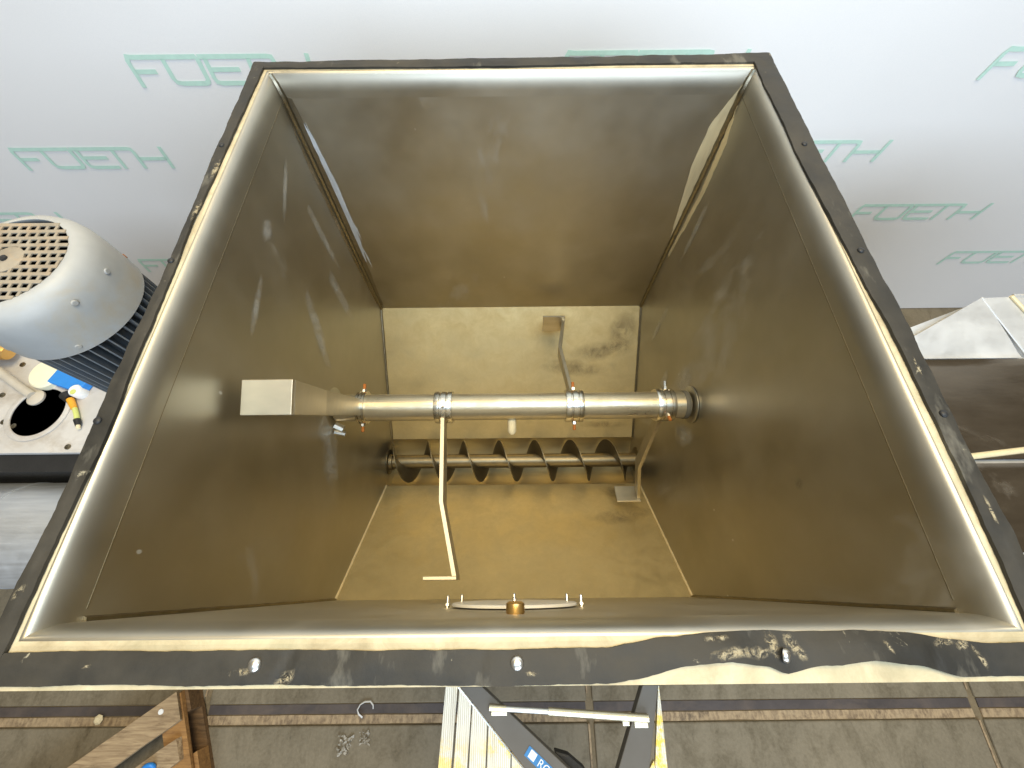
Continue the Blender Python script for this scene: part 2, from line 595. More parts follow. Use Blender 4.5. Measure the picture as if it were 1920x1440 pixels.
s_ = 0.9819
YW = 1.79
wb = B()
nx, nz = 60, 40
vs, fs = [], []
for i in range(nx + 1):
    for k in range(nz + 1):
        x = -6 + 12 * i / nx
        z = 0.0 + 4.2 * k / nz
        y = YW + 0.002 * noise.noise(Vector((x * 0.6, z * 0.6, 3)))
        vs.append((x, y, z))
for i in range(nx):
    for k in range(nz):
        a = i * (nz + 1) + k
        fs.append((a, a + 1, a + nz + 2, a + nz + 1))
wb.add(vs, fs)
wb.box((0, YW + 0.06, 2.1), (12, 0.1, 4.2))
wall = wb.obj('wall', M['wall'], smooth=True)
tag(wall, 'white hall wall printed with rows of pale green lettering behind the hopper', 'wall')

# the pale green word, one flat mesh of strokes shared by all repeats
LW, LH, TH = 0.697, 0.108, 0.0165


def stroke(b, pts, w):
    """flat stroke along a polyline in x-z, mitred"""
    P = [Vector((p[0], 0, p[1])) for p in pts]
    L, Rr = [], []
    for i, p in enumerate(P):
        t = (P[min(i + 1, len(P) - 1)] - P[max(i - 1, 0)]).normalized()
        nrm = Vector((-t.z, 0, t.x))
        k = 1.0
        if 0 < i < len(P) - 1:
            t1 = (P[i] - P[i - 1]).normalized()
            k = 1 / max(0.5, t1.dot(t))
        L.append(p + nrm * w / 2 * k)
        Rr.append(p - nrm * w / 2 * k)
    n = len(P)
    fs = [(i, i + 1, n + i + 1, n + i) for i in range(n - 1)]
    b.add(L + Rr, fs)


def word():
    b = B()
    h = TH / 2

    def X(u, v):
        return (u * LW + 0.10 * (v - 1.0) * LH, -LH + v * LH)
    hv = h / LH
    T, Bt, Md = 1 - hv, hv, 0.47
    # top bar from F to O, rounded into the O's right side
    stroke(b, [X(0.012, -0.05), X(0.012, 0.80), X(0.022, 0.94), X(0.05, T), X(0.36, T), X(0.385, 0.93), X(0.395, 0.82), X(0.395, 0.20), X(0.39, 0.12), X(0.375, Bt), X(0.245, Bt), X(0.215, 0.12), X(0.205, 0.25), X(0.205, 0.86)], TH)
    stroke(b, [X(0.02, Md), X(0.135, Md)], TH)
    stroke(b, [X(0.40, T), X(0.775, T), X(0.795, 0.90), X(0.802, 0.76), X(0.802, 0.0)], TH)
    stroke(b, [X(0.435, 0.86), X(0.435, 0.25), X(0.442, 0.12), X(0.465, Bt), X(0.635, Bt)], TH)
    stroke(b, [X(0.445, 0.52), X(0.60, 0.52)], TH)
    stroke(b, [X(0.668, 0.86), X(0.668, 0.0)], TH)
    stroke(b, [X(0.81, 0.46), X(0.985, 0.46)], TH)
    stroke(b, [X(0.99, 1.0), X(0.99, 0.0)], TH)
    return b


wm = None
for zrow, x0s in ((1.637, (-3.16, -1.474, 0.216, 1.906)), (1.272, (-2.319, -0.629, 1.061, 2.751)), (0.910, (-3.16, -1.474, 0.216, 1.906)), (0.548, (-2.319, 1.061, 2.751))):
    for x0 in x0s:
        zz = 2.5 + (zrow - 2.5) * s_
        if wm is None:
            me = mesh('lettering', word().v, word().f, M['letter'])
            wm = me
        o = link('lettering', wm, wall, (x0 * s_, YW - 0.0035, zz))

# ================================================================== HOPPER
ZR = 1.918      # rim plane
HX, YB, YF = 0.590, 1.133, -0.043
HL, HR = 0.584, 0.601       # left and right wall distances from the middle


def hx(s):
    return HL if s < 0 else HR


ZB, ZT = 0.945, 0.536
YA = 0.530      # auger axis
TR = 0.115
hop = thing('hopper', (0, 0.545, 0.40), 'open square stainless steel feed hopper with black rubber strip round its rim', 'hopper')
ZJ = ZR - 0.056


def panel(name, poly, off, mat, bevel=0.0):
    return B().prism(poly, off).obj(name, mat, hop, bevel=bevel)


T = 0.004
BX = 0.600
arc = [(YA + TR * math.cos(a), ZT - TR * math.sin(a)) for a in [PI * k / 16 for k in range(17)]]
for sgn in (-1, 1):
    poly = [(YF, ZJ), (YB, ZJ), (YB + 0.008, ZB)] + arc + [(YF - 0.008, ZB)]
    n = len(poly)

    def xs(z):
        return sgn * (hx(sgn) + (BX - hx(sgn)) * min(1, (ZJ - z) / (ZJ - ZB)))
    a = [(xs(z), y, z) for y, z in poly]
    b_ = [(xs(z) + sgn * T, y, z) for y, z in poly]
    bb = B()
    top = n - 1
    up_in = [0, 1, 2, n - 1]
    low_in = list(range(2, n))
    fs = [tuple(up_in), tuple(low_in)]
    fs += [tuple(i + n for i in reversed(up_in)), tuple(i + n for i in reversed(low_in))]
    for i in range(n):
        j = (i + 1) % n
        fs.append((i, j, n + j, n + i))
    bb.add(a + b_, fs)
    bb.obj('side_wall', M['wall_steel_x'], hop)
panel('back_wall', [(-HL, YB, ZJ), (HR, YB, ZJ), (BX, YB + 0.008, ZB), (-BX, YB + 0.008, ZB)], (0, T, 0), M['wall_steel'])
panel('front_wall', [(-HL, YF, ZJ), (HR, YF, ZJ), (BX, YF - 0.008, ZB), (-BX, YF - 0.008, ZB)], (0, -T, 0), M['wall_steel'])
panel('sloped_plate', [(-BX, YB + 0.008, ZB), (BX, YB + 0.008, ZB), (BX, YA + TR, ZT), (-BX, YA + TR, ZT)], (0, 0.002, -T), M['slope_steel'])
panel('sloped_plate', [(-BX, YF - 0.008, ZB), (BX, YF - 0.008, ZB), (BX, YA - TR, ZT), (-BX, YA - TR, ZT)], (0, -0.002, -T), M['slope_steel'])
tb = B()
outer = [(YA + (TR + T) * math.cos(PI * k / 16), ZT - (TR + T) * math.sin(PI * k / 16)) for k in range(17)]
poly = arc + outer[::-1]
n = len(poly)
tv = [(-BX, y, z) for y, z in poly] + [(BX, y, z) for y, z in poly]
tfs = []
for i in range(n):
    j = (i + 1) % n
    tfs.append((i, j, n + j, n + i))
tb.add(tv, tfs)
tb.obj('trough', M['trough_steel'], hop, smooth=True)


def ring(prof, name, mat, smooth=True, sub=1):
    """sweep an (outward, z) profile round the rectangular opening with mitred corners"""
    b = B()
    vs, fs = [], []
    m = len(prof)
    cs = []
    corners = [(-1, 1), (1, 1), (1, -1), (-1, -1)]
    NS = 24
    for ci in range(4):
        for s in range(NS):
            cs.append((corners[ci], corners[(ci + 1) % 4], s / NS))
    for (c0, c1, t) in cs:
        for o_, z in prof:
            def pt(c):
                ox = oy = o_
                if o_ >= 1.0:      # outer edge of the flange, a different width on each side
                    ox = 0.043 if c[0] < 0 else 0.053
                    oy = 0.050 if c[1] > 0 else 0.0662
                x = c[0] * (hx(c[0]) + ox)
                y = (YB + oy) if c[1] > 0 else (YF - oy)
                return Vector((x, y, z))
            vs.append(pt(c0).lerp(pt(c1), t))
    q = len(cs)
    for i in range(q):
        j = (i + 1) % q
        for k in range(m - 1):
            fs.append((i * m + k, i * m + k + 1, j * m + k + 1, j * m + k))
    b.add(vs, fs)
    return b.obj(name, mat, hop, smooth=smooth)


RB, RZ = 0.017, 0.042
prof = [(0.0, ZJ)] + [(RB - RB * math.cos(a), ZR - RZ + RZ * math.sin(a)) for a in [PI / 2 * k / 14 for k in range(14)]] + [(RB, ZR - 0.0004)]
ring(prof, 'rolled_rim', M['rolled'])
ring([(RB - 0.0005, ZR - 0.004), (RB, ZR), (0.022, ZR + 0.0006), (0.030, ZR), (1.0, ZR), (1.0, ZR - 0.001), (1.0, ZR - 0.006), (0.026, ZR - 0.006)], 'rim_flange', M['flange'], smooth=False)
for sgn in (-1, 1):
    B().box((sgn * (hx(sgn) - 0.0002), (YB + YF) / 2, ZJ), (0.0008, YB - YF - 0.03, 0.0011)).obj('rim_seam', M['weld'], hop)

# weld beads along the inner corners


def bead(pts, r, mat, name='weld_bead', amp=0.25, n=60):
    P = [Vector(p) for p in pts]
    out, rr = [], []
    for i in range(len(P) - 1):
        m_ = max(2, int((P[i + 1] - P[i]).length / 0.014))
        for k in range(m_):
            t = k / m_
            out.append(P[i].lerp(P[i + 1], t))
    out.append(P[-1])
    for i, p in enumerate(out):
        rr.append(r * (1 + amp * noise.noise(p * 31) + 0.06 * math.sin(i * 1.9)))
    return B().tube(out, rr, 8).obj(name, mat, hop, smooth=True)


for sx in (-1, 1):
    bead([(sx * (hx(sx) + 0.010), YB + 0.010, ZR - 0.0065), (sx * (hx(sx) + 0.002), YB + 0.002, ZR - 0.022), (sx * (hx(sx) - 0.002), YB - 0.002, ZR - 0.05), (sx * (BX - 0.002), YB + 0.006, ZB)], 0.0085, M['weld'], amp=0.12)
    bead([(sx * (hx(sx) - 0.001), YF + 0.001, ZR - 0.055), (sx * (BX - 0.001), YF - 0.007, ZB)], 0.005, M['weld'])
    bead([(sx * (BX - 0.001), YB + 0.006, ZB), (sx * (BX - 0.001), YA + TR, ZT)], 0.006, M['weld'])
    bead([(sx * (BX - 0.001), YF - 0.006, ZB), (sx * (BX - 0.001), YA - TR, ZT)], 0.0045, M['ground'])

# ground-down strips beside the back corner welds


def strip(pts, off, mat, name='ground_strip', jag=0.002, nsub=10):
    P = [Vector(p) for p in pts]
    out = []
    for i in range(len(P)):
        a, b = P[i], P[(i + 1) % len(P)]
        for k in range(nsub):
            p = a.lerp(b, k / nsub)
            d = (b - a).normalized()
            sd = d.cross(Vector(off).normalized())
            out.append(p + sd * jag * noise.noise(p * 60 + Vector((i, 0, 0))))
    return B().prism(out, off).obj(name, mat, hop)


def yback(z):
    return YB + 0.008 * (ZJ - z) / (ZJ - ZB) - 0.0006


strip([(0.592, yback(1.885), 1.885), (0.598, yback(1.86), 1.878), (0.596, yback(1.80), 1.80), (0.594, yback(1.66), 1.66), (0.592, yback(1.5), 1.50), (0.588, yback(1.36), 1.365), (0.571, yback(1.5), 1.505), (0.552, yback(1.66), 1.66), (0.555, yback(1.78), 1.785)], (0, -0.0004, 0), M['ground'])
strip([(-0.572, yback(1.86), 1.86), (-0.552, yback(1.75), 1.75), (-0.545, yback(1.6), 1.60), (-0.55, yback(1.4), 1.38), (-0.566, yback(1.28), 1.25), (-0.580, yback(1.3), 1.30), (-0.583, yback(1.6), 1.60), (-0.583, yback(1.84), 1.85)], (0, -0.0004, 0), M['polished'])


def xside(z, h=HR):
    return h + (BX - h) * (ZJ - z) / (ZJ - ZB) - 0.0006


strip([(xside(1.84), 1.125, 1.84), (xside(1.75), 1.085, 1.75), (xside(1.6), 1.075, 1.60), (xside(1.3), 1.105, 1.30), (xside(1.3), 1.118, 1.30), (xside(1.6), 1.100, 1.60), (xside(1.75), 1.118, 1.75)], (-0.0004, 0, 0), M['ground'], jag=0.006, nsub=14)
strip([(-xside(1.84, HL), 1.115, 1.84), (-xside(1.7, HL), 1.095, 1.70), (-xside(1.3, HL), 1.10, 1.30), (-xside(1.0, HL), 1.12, 1.0), (-xside(1.0, HL), 1.13, 1.0), (-xside(1.4, HL), 1.115, 1.40), (-xside(1.84, HL), 1.122, 1.84)], (0.0004, 0, 0), M['clamp'], jag=0.002)

# heat-darkened bands beside the left corner weld, with pale polished slivers
strip([(-0.578, yback(1.87), 1.87), (-0.562, yback(1.86), 1.86), (-0.563, yback(1.6), 1.60), (-0.570, yback(1.2), 1.20), (-0.582, yback(0.97), 0.97), (-0.592, yback(0.97), 0.97), (-0.588, yback(1.5), 1.50)], (0, -0.0007, 0), M['heat'], name='heat_band', jag=0.0025)
strip([(-xside(1.86, HL), 1.128, 1.86), (-xside(1.86, HL), 1.112, 1.86), (-xside(1.5, HL), 1.112, 1.50), (-xside(1.2, HL), 1.122, 1.20), (-xside(1.0, HL), 1.136, 1.0), (-xside(1.3, HL), 1.134, 1.30)], (0.0008, 0, 0), M['heat'], name='heat_band', jag=0.0025)
for (x, z0, z1, w) in ((-0.554, 1.66, 1.47, 0.006), (-0.548, 1.45, 1.37, 0.005), (-0.556, 1.33, 1.22, 0.006), (-0.556, 1.80, 1.70, 0.004)):
    zm = (z0 + z1) / 2
    strip([(x, yback(z0), z0), (x + w * 0.9, yback(zm), zm), (x + w * 0.4, yback(z1), z1), (x - w * 0.1, yback(zm), zm)], (0, -0.0011, 0), M['polished'], name='polished_sliver', jag=0.001)

# thin films of dried residue


def mark(c, ax, ay, nrm, mat, name='smear'):
    """thin irregular film of dried residue lying on a wall"""
    c, ax, ay, nrm = Vector(c), Vector(ax), Vector(ay), Vector(nrm)
    n = 20
    me = bpy.data.meshes.new(name)
    vs, uv = [c + nrm * 0.0011], [(0.5, 0.5)]
    for i in range(n):
        a = 2 * PI * i / n
        k = 1 + 0.25 * noise.noise(Vector((math.cos(a) * 2, math.sin(a) * 2, c.x * 9 + c.y * 7)))
        vs.append(c + ax * math.cos(a) * k + ay * math.sin(a) * k + nrm * 0.0011)
        uv.append((0.5 + 0.5 * math.cos(a), 0.5 + 0.5 * math.sin(a)))
    org = Vector(hop.location)
    me.from_pydata([tuple(v - org) for v in vs], [], [(0, i + 1, (i + 1) % n + 1) for i in range(n)])
    lay = me.uv_layers.new(name='UVMap')
    for li, l in enumerate(me.loops):
        lay.data[li].uv = uv[l.vertex_index]
    me.materials.append(mat)
    return link(name, me, hop)


def left(y, z, a, b, tilt, mat):
    x = -xside(z, HL)
    s2 = math.sin(R(tilt))
    c2 = math.cos(R(tilt))
    nn = Vector((1, 0, 0.0157)).normalized()
    mark((x, y, z), Vector((-0.0157 * c2 * 0, s2, c2)) * a, Vector((0, c2, -s2)) * b, nn, mat)


left(0.766, 1.772, 0.022, 0.034, 0, M['chalk'])
left(0.575, 1.728, 0.085, 0.014, 80, M['chalk'])
left(0.93, 1.76, 0.10, 0.012, 70, M['chalk'])
left(0.70, 1.45, 0.16, 0.03, 30, M['chalk'])
left(0.90, 1.35, 0.15, 0.03, 5, M['chalk'])
left(0.44, 1.25, 0.12, 0.05, 20, M['chalk'])
left(0.36, 1.18, 0.10, 0.06, 50, M['chalk'])
left(0.98, 1.55, 0.16, 0.02, 4, M['chalk'])
for (y, z, a, b, t_) in ((0.62, 1.20, 0.10, 0.05, 10), (0.46, 1.12, 0.09, 0.05, -30), (0.70, 1.02, 0.10, 0.03, 15), (0.93, 1.10, 0.12, 0.02, 4), (1.02, 1.5, 0.14, 0.018, 3), (0.18, 1.63, 0.014, 0.014, 0)):
    x = xside(z)
    mark((x, y, z), Vector((0, math.sin(R(t_)), math.cos(R(t_)))) * a, Vector((0, math.cos(R(t_)), -math.sin(R(t_)))) * b, Vector((-1, 0, 0.001)).normalized(), M['chalk'] if z < 1.6 else M['scuff'])
# dark scuffs and cloudy stains on the sloped plates
sb = Vector((0, YA + TR - YB - 0.008, ZT - ZB)).normalized()
nb = Vector((0, sb.z, -sb.y)) * -1
if nb.z < 0:
    nb = -nb


def slope_b(x, u, a, b, mat, tilt=0):
    p = Vector((x, YB + 0.008, ZB)) + sb * u
    X1, U1 = Vector((1, 0, 0)), sb
    c2, s2 = math.cos(R(tilt)), math.sin(R(tilt))
    mark(p, (X1 * c2 + U1 * s2) * a, (U1 * c2 - X1 * s2) * b, nb, mat)


slope_b(0.30, 0.29, 0.17, 0.045, M['scuff'], 6)
slope_b(0.42, 0.21, 0.16, 0.05, M['scuff'], -8)
slope_b(0.52, 0.12, 0.07, 0.10, M['scuff'], 10)
slope_b(0.45, 0.575, 0.12, 0.02, M['scuff'], 0)
sf = Vector((0, YA - TR - YF + 0.008, ZT - ZB)).normalized()
nf = Vector((0, -sf.z, sf.y))
if nf.z < 0:
    nf = -nf


def slope_f(x, u, a, b, mat, tilt=0):
    p = Vector((x, YF - 0.008, ZB)) + sf * u
    c2, s2 = math.cos(R(tilt)), math.sin(R(tilt))
    X1 = Vector((1, 0, 0))
    mark(p, (X1 * c2 + sf * s2) * a, (sf * c2 - X1 * s2) * b, nf, mat)


slope_f(0.50, 0.54, 0.11, 0.05, M['scuff'], -20)
slope_f(0.46, 0.40, 0.16, 0.05, M['scuff'], 10)

# rubber strip round the rim: outline read as it lies, wavy and lifted at the right front


def resample(pl, axis, lo, hi, n):
    pl = sorted(pl, key=lambda p: p[axis])
    out = []
    for i in range(n + 1):
        t = lo + (hi - lo) * i / n
        for k in range(len(pl) - 1):
            if pl[k][axis] <= t <= pl[k + 1][axis] or (k == len(pl) - 2):
                d = pl[k + 1][axis] - pl[k][axis]
                u = (t - pl[k][axis]) / d if abs(d) > 1e-9 else 0
                u = min(1, max(0, u))
                u2 = u * u * (3 - 2 * u) * 0.55 + u * 0.45
                v = pl[k][1 - axis] + (pl[k + 1][1 - axis] - pl[k][1 - axis]) * u2
                break
        out.append((t, v))
    return out


GZ = {}


def gasket(inn, out, axis, lo, hi, lift, z0, jag, n=240):
    A = resample(inn, axis, lo, hi, n)
    O = resample(out, axis, lo, hi, n)
    grid = []
    vs, fs = [], []
    th = 0.005
    NC = 5
    for i in range(n + 1):
        t = A[i][0]
        ja = jag * (0.55 * noise.noise(Vector((t * 9, 1, axis))) + 0.3 * noise.noise(Vector((t * 27, 3, axis))) + 0.2 * noise.noise(Vector((t * 90, 5, axis))))
        jo = jag * (0.55 * noise.noise(Vector((t * 8, 7, axis))) + 0.3 * noise.noise(Vector((t * 25, 9, axis))) + 0.25 * noise.noise(Vector((t * 110, 9, axis))))
        for k in range(NC):
            u = k / (NC - 1)
            v = (A[i][1] + ja) * (1 - u) + (O[i][1] + jo) * u
            zz = z0 + th + lift(t) * (0.35 + 0.65 * u) + (0.0016 * noise.noise(Vector((t * 7, u * 2, axis + 5))) + 0.0016 * noise.noise(Vector((t * 26, u * 3, axis + 2)))) + 0.0012 * math.sin(PI * u)
            if axis == 0 and out[0][1] < 0:
                for xc, dd in ((-0.262, 0.0034), (-0.034, 0.0028), (0.498, 0.003)):
                    zz -= dd * math.exp(-((t - xc + 0.012 * u) / 0.0055) ** 2) * (0.4 + 0.6 * u)
            grid.append((t, v, zz))
            vs.append((t, v, zz) if axis == 0 else (v, t, zz))
        for k in (NC - 1, 0):
            x = vs[i * (NC + 2) + k]
            vs.append((x[0], x[1], x[2] - th))
    m = NC + 2
    for i in range(n):
        for k in range(m):
            k2 = (k + 1) % m
            fs.append((i * m + k, i * m + k2, (i + 1) * m + k2, (i + 1) * m + k))
    fs.append(tuple(range(m)))
    fs.append(tuple(n * m + k for k in range(m - 1, -1, -1)))
    GZ[(axis, out[0][1 - axis] < 0)] = grid
    B().add(vs, fs).obj('rubber_strip', M['rubber'], hop, smooth=True)


def bulge(x):
    r = 0.0
    for c, w, h in ((0.235, 0.10, 0.010), (0.43, 0.12, 0.012)):
        d = (x - c) / w
        if abs(d) < 1:
            r += h * (0.5 + 0.5 * math.cos(PI * d))
    return r


zero = lambda t: 0.0
gasket([(-0.64, -0.071), (-0.489, -0.070), (-0.425, -0.071), (-0.31, -0.071), (-0.169, -0.072), (-0.003, -0.073), (0.112, -0.072), (0.138, -0.067), (0.178, -0.061), (0.237, -0.057), (0.302, -0.056), (0.341, -0.057), (0.413, -0.056), (0.476, -0.059), (0.518, -0.066), (0.567, -0.071), (0.67, -0.070)],
       [(-0.64, -0.104), (-0.538, -0.103), (-0.401, -0.105), (-0.289, -0.105), (-0.165, -0.106), (-0.003, -0.108), (0.108, -0.107), (0.146, -0.102), (0.198, -0.090), (0.250, -0.086), (0.293, -0.091), (0.316, -0.099), (0.356, -0.091), (0.414, -0.086), (0.463, -0.090), (0.519, -0.104), (0.67, -0.105)],
       0, -0.64, 0.665, bulge, ZR + 0.0005, 0.0030)
gasket([(1.153, -0.608), (1.024, -0.608), (0.896, -0.609), (0.742, -0.610), (0.63, -0.611), (0.452, -0.605), (0.315, -0.603), (0.241, -0.593), (0.17, -0.597), (0.091, -0.601), (0.006, -0.603), (-0.071, -0.607)][::-1] and
       [(-0.608, 1.153), (-0.608, 1.024), (-0.609, 0.896), (-0.610, 0.742), (-0.611, 0.63), (-0.605, 0.452), (-0.603, 0.315), (-0.5985, 0.241), (-0.599, 0.17), (-0.602, 0.091), (-0.604, 0.006), (-0.607, -0.09)],
       [(-0.637, 1.19), (-0.631, 0.869), (-0.622, 0.543), (-0.624, 0.452), (-0.626, 0.268), (-0.622, 0.199), (-0.624, 0.074), (-0.630, -0.024), (-0.632, -0.09)],
       1, -0.088, 1.16, zero, ZR + 0.0012, 0.0036)
gasket([(0.609, 1.157), (0.609, 0.782), (0.620, 0.509), (0.629, 0.301), (0.629, 0.19), (0.627, 0.046), (0.619, -0.09)],
       [(0.657, 1.197), (0.657, 0.934), (0.657, 0.607), (0.659, 0.371), (0.656, 0.177), (0.658, 0.039), (0.660, -0.09)],
       1, -0.088, 1.16, zero, ZR + 0.0012, 0.0032)
gasket([(-0.64, 1.153), (-0.337, 1.151), (0.008, 1.150), (0.327, 1.157), (0.66, 1.158)],
       [(-0.64, 1.178), (-0.341, 1.182), (0.008, 1.186), (0.332, 1.190), (0.66, 1.198)],
       0, -0.638, 0.658, zero, ZR + 0.0004, 0.0018)

# bolt heads through the strip
bolt_m = None
for (x, y, lf) in ((-0.304, -0.085, 0), (0.003, -0.086, 0), (-0.618, 0.222, 0.001), (-0.617, 0.531, 0.001), (-0.621, 0.854, 0.001), (0.632, 0.84, 0.001), (0.640, 0.54, 0.001), (0.643, 0.22, 0.001)):
    z = ZR + 0.005 + lf
    if bolt_m is None:
        b = B().lathe((0, 0, 0), [(0.0078, 0), (0.0078, 0.003), (0.0066, 0.005), (0.0035, 0.0064), (0.0005, 0.0068)], 20)
        bolt_m = mesh('bolt', b.v, b.f, M['nut'], True)
        bolt_d = mesh('bolt', [v * 0.75 for v in b.v], b.f, M['black'], True)
    bo = link('bolt', bolt_m if y < 0 else bolt_d, hop, Vector((x, y, z)) - Vector(hop.location))
# the bolt in the lifted strip stands on edge with torn rubber round it
b = B().lathe((0.315, -0.080, ZR + 0.010), [(0.0078, 0), (0.0078, 0.003), (0.0066, 0.005), (0.0035, 0.0064), (0.0005, 0.0068)], 20, Vector((0.75, -0.2, 0.62)).normalized())
tag(b.obj('bolt', M['nut'], hop, smooth=True), 'tilted bolt head pinching the lifted rubber strip')

# smears of old cream glue on the rubber, thin films following its surface
FG = GZ[(0, True)]


def film(x, y, a, b, an, grid, swap=False):
    n = 16
    ca, sa = math.cos(an), math.sin(an)

    def zat(px, py):
        k = (lambda g: (g[0] - (py if swap else px)) ** 2 + 0.5 * (g[1] - (px if swap else py)) ** 2)
        return min(grid, key=k)[2]
    vs, uv = [(x, y, zat(x, y) + 0.0011)], [(0.5, 0.5)]
    for ring_ in (0.5, 1.0):
        for k in range(n):
            t = 2 * PI * k / n
            r_ = ring_ * (1 + 0.3 * noise.noise(Vector((math.cos(t) * 2 + x * 40, math.sin(t) * 2, y * 30))))
            px, py = a * r_ * math.cos(t), b * r_ * math.sin(t)
            qx, qy = x + px * ca - py * sa, y + px * sa + py * ca
            vs.append((qx, qy, zat(qx, qy) + 0.0008))
            uv.append((0.5 + 0.5 * ring_ * math.cos(t), 0.5 + 0.5 * ring_ * math.sin(t)))
    fs = [(0, k + 1, (k + 1) % n + 1) for k in range(n)] + [(k + 1, k + 1 + n, (k + 1) % n + 1 + n, (k + 1) % n + 1) for k in range(n)]
    org = Vector(hop.location)
    me = bpy.data.meshes.new('glue_smear')
    me.from_pydata([tuple(Vector(v) - org) for v in vs], [], fs)
    lay = me.uv_layers.new(name='UVMap')
    for li, l in enumerate(me.loops):
        lay.data[li].uv = uv[l.vertex_index]
    me.materials.append(M['glue'])
    link('glue_smear', me, hop)


for (x, y, a, b, an) in ((-0.266, -0.099, 0.016, 0.008, 0.5), (-0.318, -0.092, 0.016, 0.004, 0.1), (0.240, -0.062, 0.016, 0.005, 0.1), (0.252, -0.077, 0.030, 0.007, 0.1), (0.285, -0.078, 0.020, 0.007, 0.1), (0.306, -0.069, 0.008, 0.016, 0.2), (0.328, -0.068, 0.008, 0.014, 0.5), (0.336, -0.078, 0.006, 0.010, 0.6),
                         (0.437, -0.072, 0.003, 0.008, 0.5), (0.512, -0.068, 0.016, 0.006, 0.3), (0.530, -0.072, 0.010, 0.005, 0.3), (0.546, -0.085, 0.004, 0.016, 0.3), (-0.50, -0.085, 0.006, 0.002, 0.2), (0.02, -0.096, 0.008, 0.003, 0.0)):
    film(x, y, a, b, an, FG)
for (x, y, a, b, an) in ((-0.620, -0.007, 0.005, 0.012, -0.6), (-0.612, 0.66, 0.006, 0.03, 0), (-0.612, 0.78, 0.006, 0.03, 0)):
    film(x, y, a, b, an, GZ[(1, True)], True)
for (x, y, a, b, an) in ((0.638, 0.30, 0.003, 0.02, 0), (0.642, 0.08, 0.003, 0.02, 0)):
    film(x, y, a, b, an, GZ[(1, False)], True)

# inspection disc on the front wall: disc, studs, brass knob
dz, dy = 1.565, YF - 0.003
b = B().lathe((0.001, dy + 0.003, dz), [(0.0005, 0.0), (0.118, 0.0), (0.124, 0.001), (0.124, 0.004), (0.122, 0.006), (0.0005, 0.006)], 56, Vector((0, 1, 0)))
disc = b.obj('inspection_disc', M['disc'], hop, smooth=True)
stud = None
for a in (0, 180, 212, 328, 90, 270):
    p = Vector((0.001 + 0.134 * math.cos(R(a)), dy, dz + 0.134 * math.sin(R(a))))
    if stud is None:
        b = B().lathe((0, 0, 0), [(0.0035, 0), (0.0035, 0.020), (0.0022, 0.022)], 10, Vector((0, 1, 0))).lathe((0, 0.004, 0), [(0.006, 0), (0.006, 0.004)], 6, Vector((0, 1, 0)))
        stud = mesh('stud', b.v, b.f, M['nut'], False)
    link('stud', stud, disc, p - wpos(disc))
b = B().lathe((0.002, dy, 1.79), [(0.011, 0), (0.014, 0.004), (0.014, 0.016), (0.010, 0.019)], 20, Vector((0, 1, 0)))
b.obj('knob', M['brass'], disc, smooth=True)
B().tube([(-0.004, dy + 0.006, 1.70), (-0.004, dy + 0.006, 1.78)], 0.0022, 8).tube([(0.004, dy + 0.006, 1.70), (0.004, dy + 0.006, 1.78)], 0.0022, 8).obj('rod', M['nut'], disc, smooth=True)

# bearing plates where the shafts enter
for sx, yy, zz, r0 in ((1, YA, 1.224, 0.062), (-1, YA, 1.224, 0.07), (-1, YA, ZT, 0.06), (1, YA, ZT, 0.06)):
    b = B().lathe((sx * 0.5985, yy, zz), [(r0, 0), (r0, 0.003), (r0 - 0.004, 0.006), (0.03, 0.006)], 40, Vector((-sx, 0, 0)))
    b.obj('bearing_plate', M['wall_steel_x'] if zz > 1 else M['auger'], hop, smooth=True)
# legs, hidden under the body
for sx in (-1, 1):
    for y in (YF + 0.03, YB - 0.03):
        B().box((sx * 0.625, y, 0.45), (0.04, 0.05, 0.9)).obj('leg', M['wall_steel'], hop)

# ================================================================== MIXING SHAFT
ZS = 1.224
SR = 0.0445
mix = thing('mixing_shaft', (0, YA, ZS), 'bright horizontal mixing shaft with four bent paddles clamped on across the hopper', 'mixer shaft')
B().tube([(-0.585, YA, ZS), (0.585, YA, ZS)], SR, 48).obj('tube', M['shaft'], mix, smooth=True)
B().lathe((0.568, YA, ZS), [(0.046, 0), (0.0475, 0.002), (0.0475, 0.014), (0.046, 0.016)], 40, Vector((1, 0, 0))).obj('end_collar', M['dark_line'], mix, smooth=True)


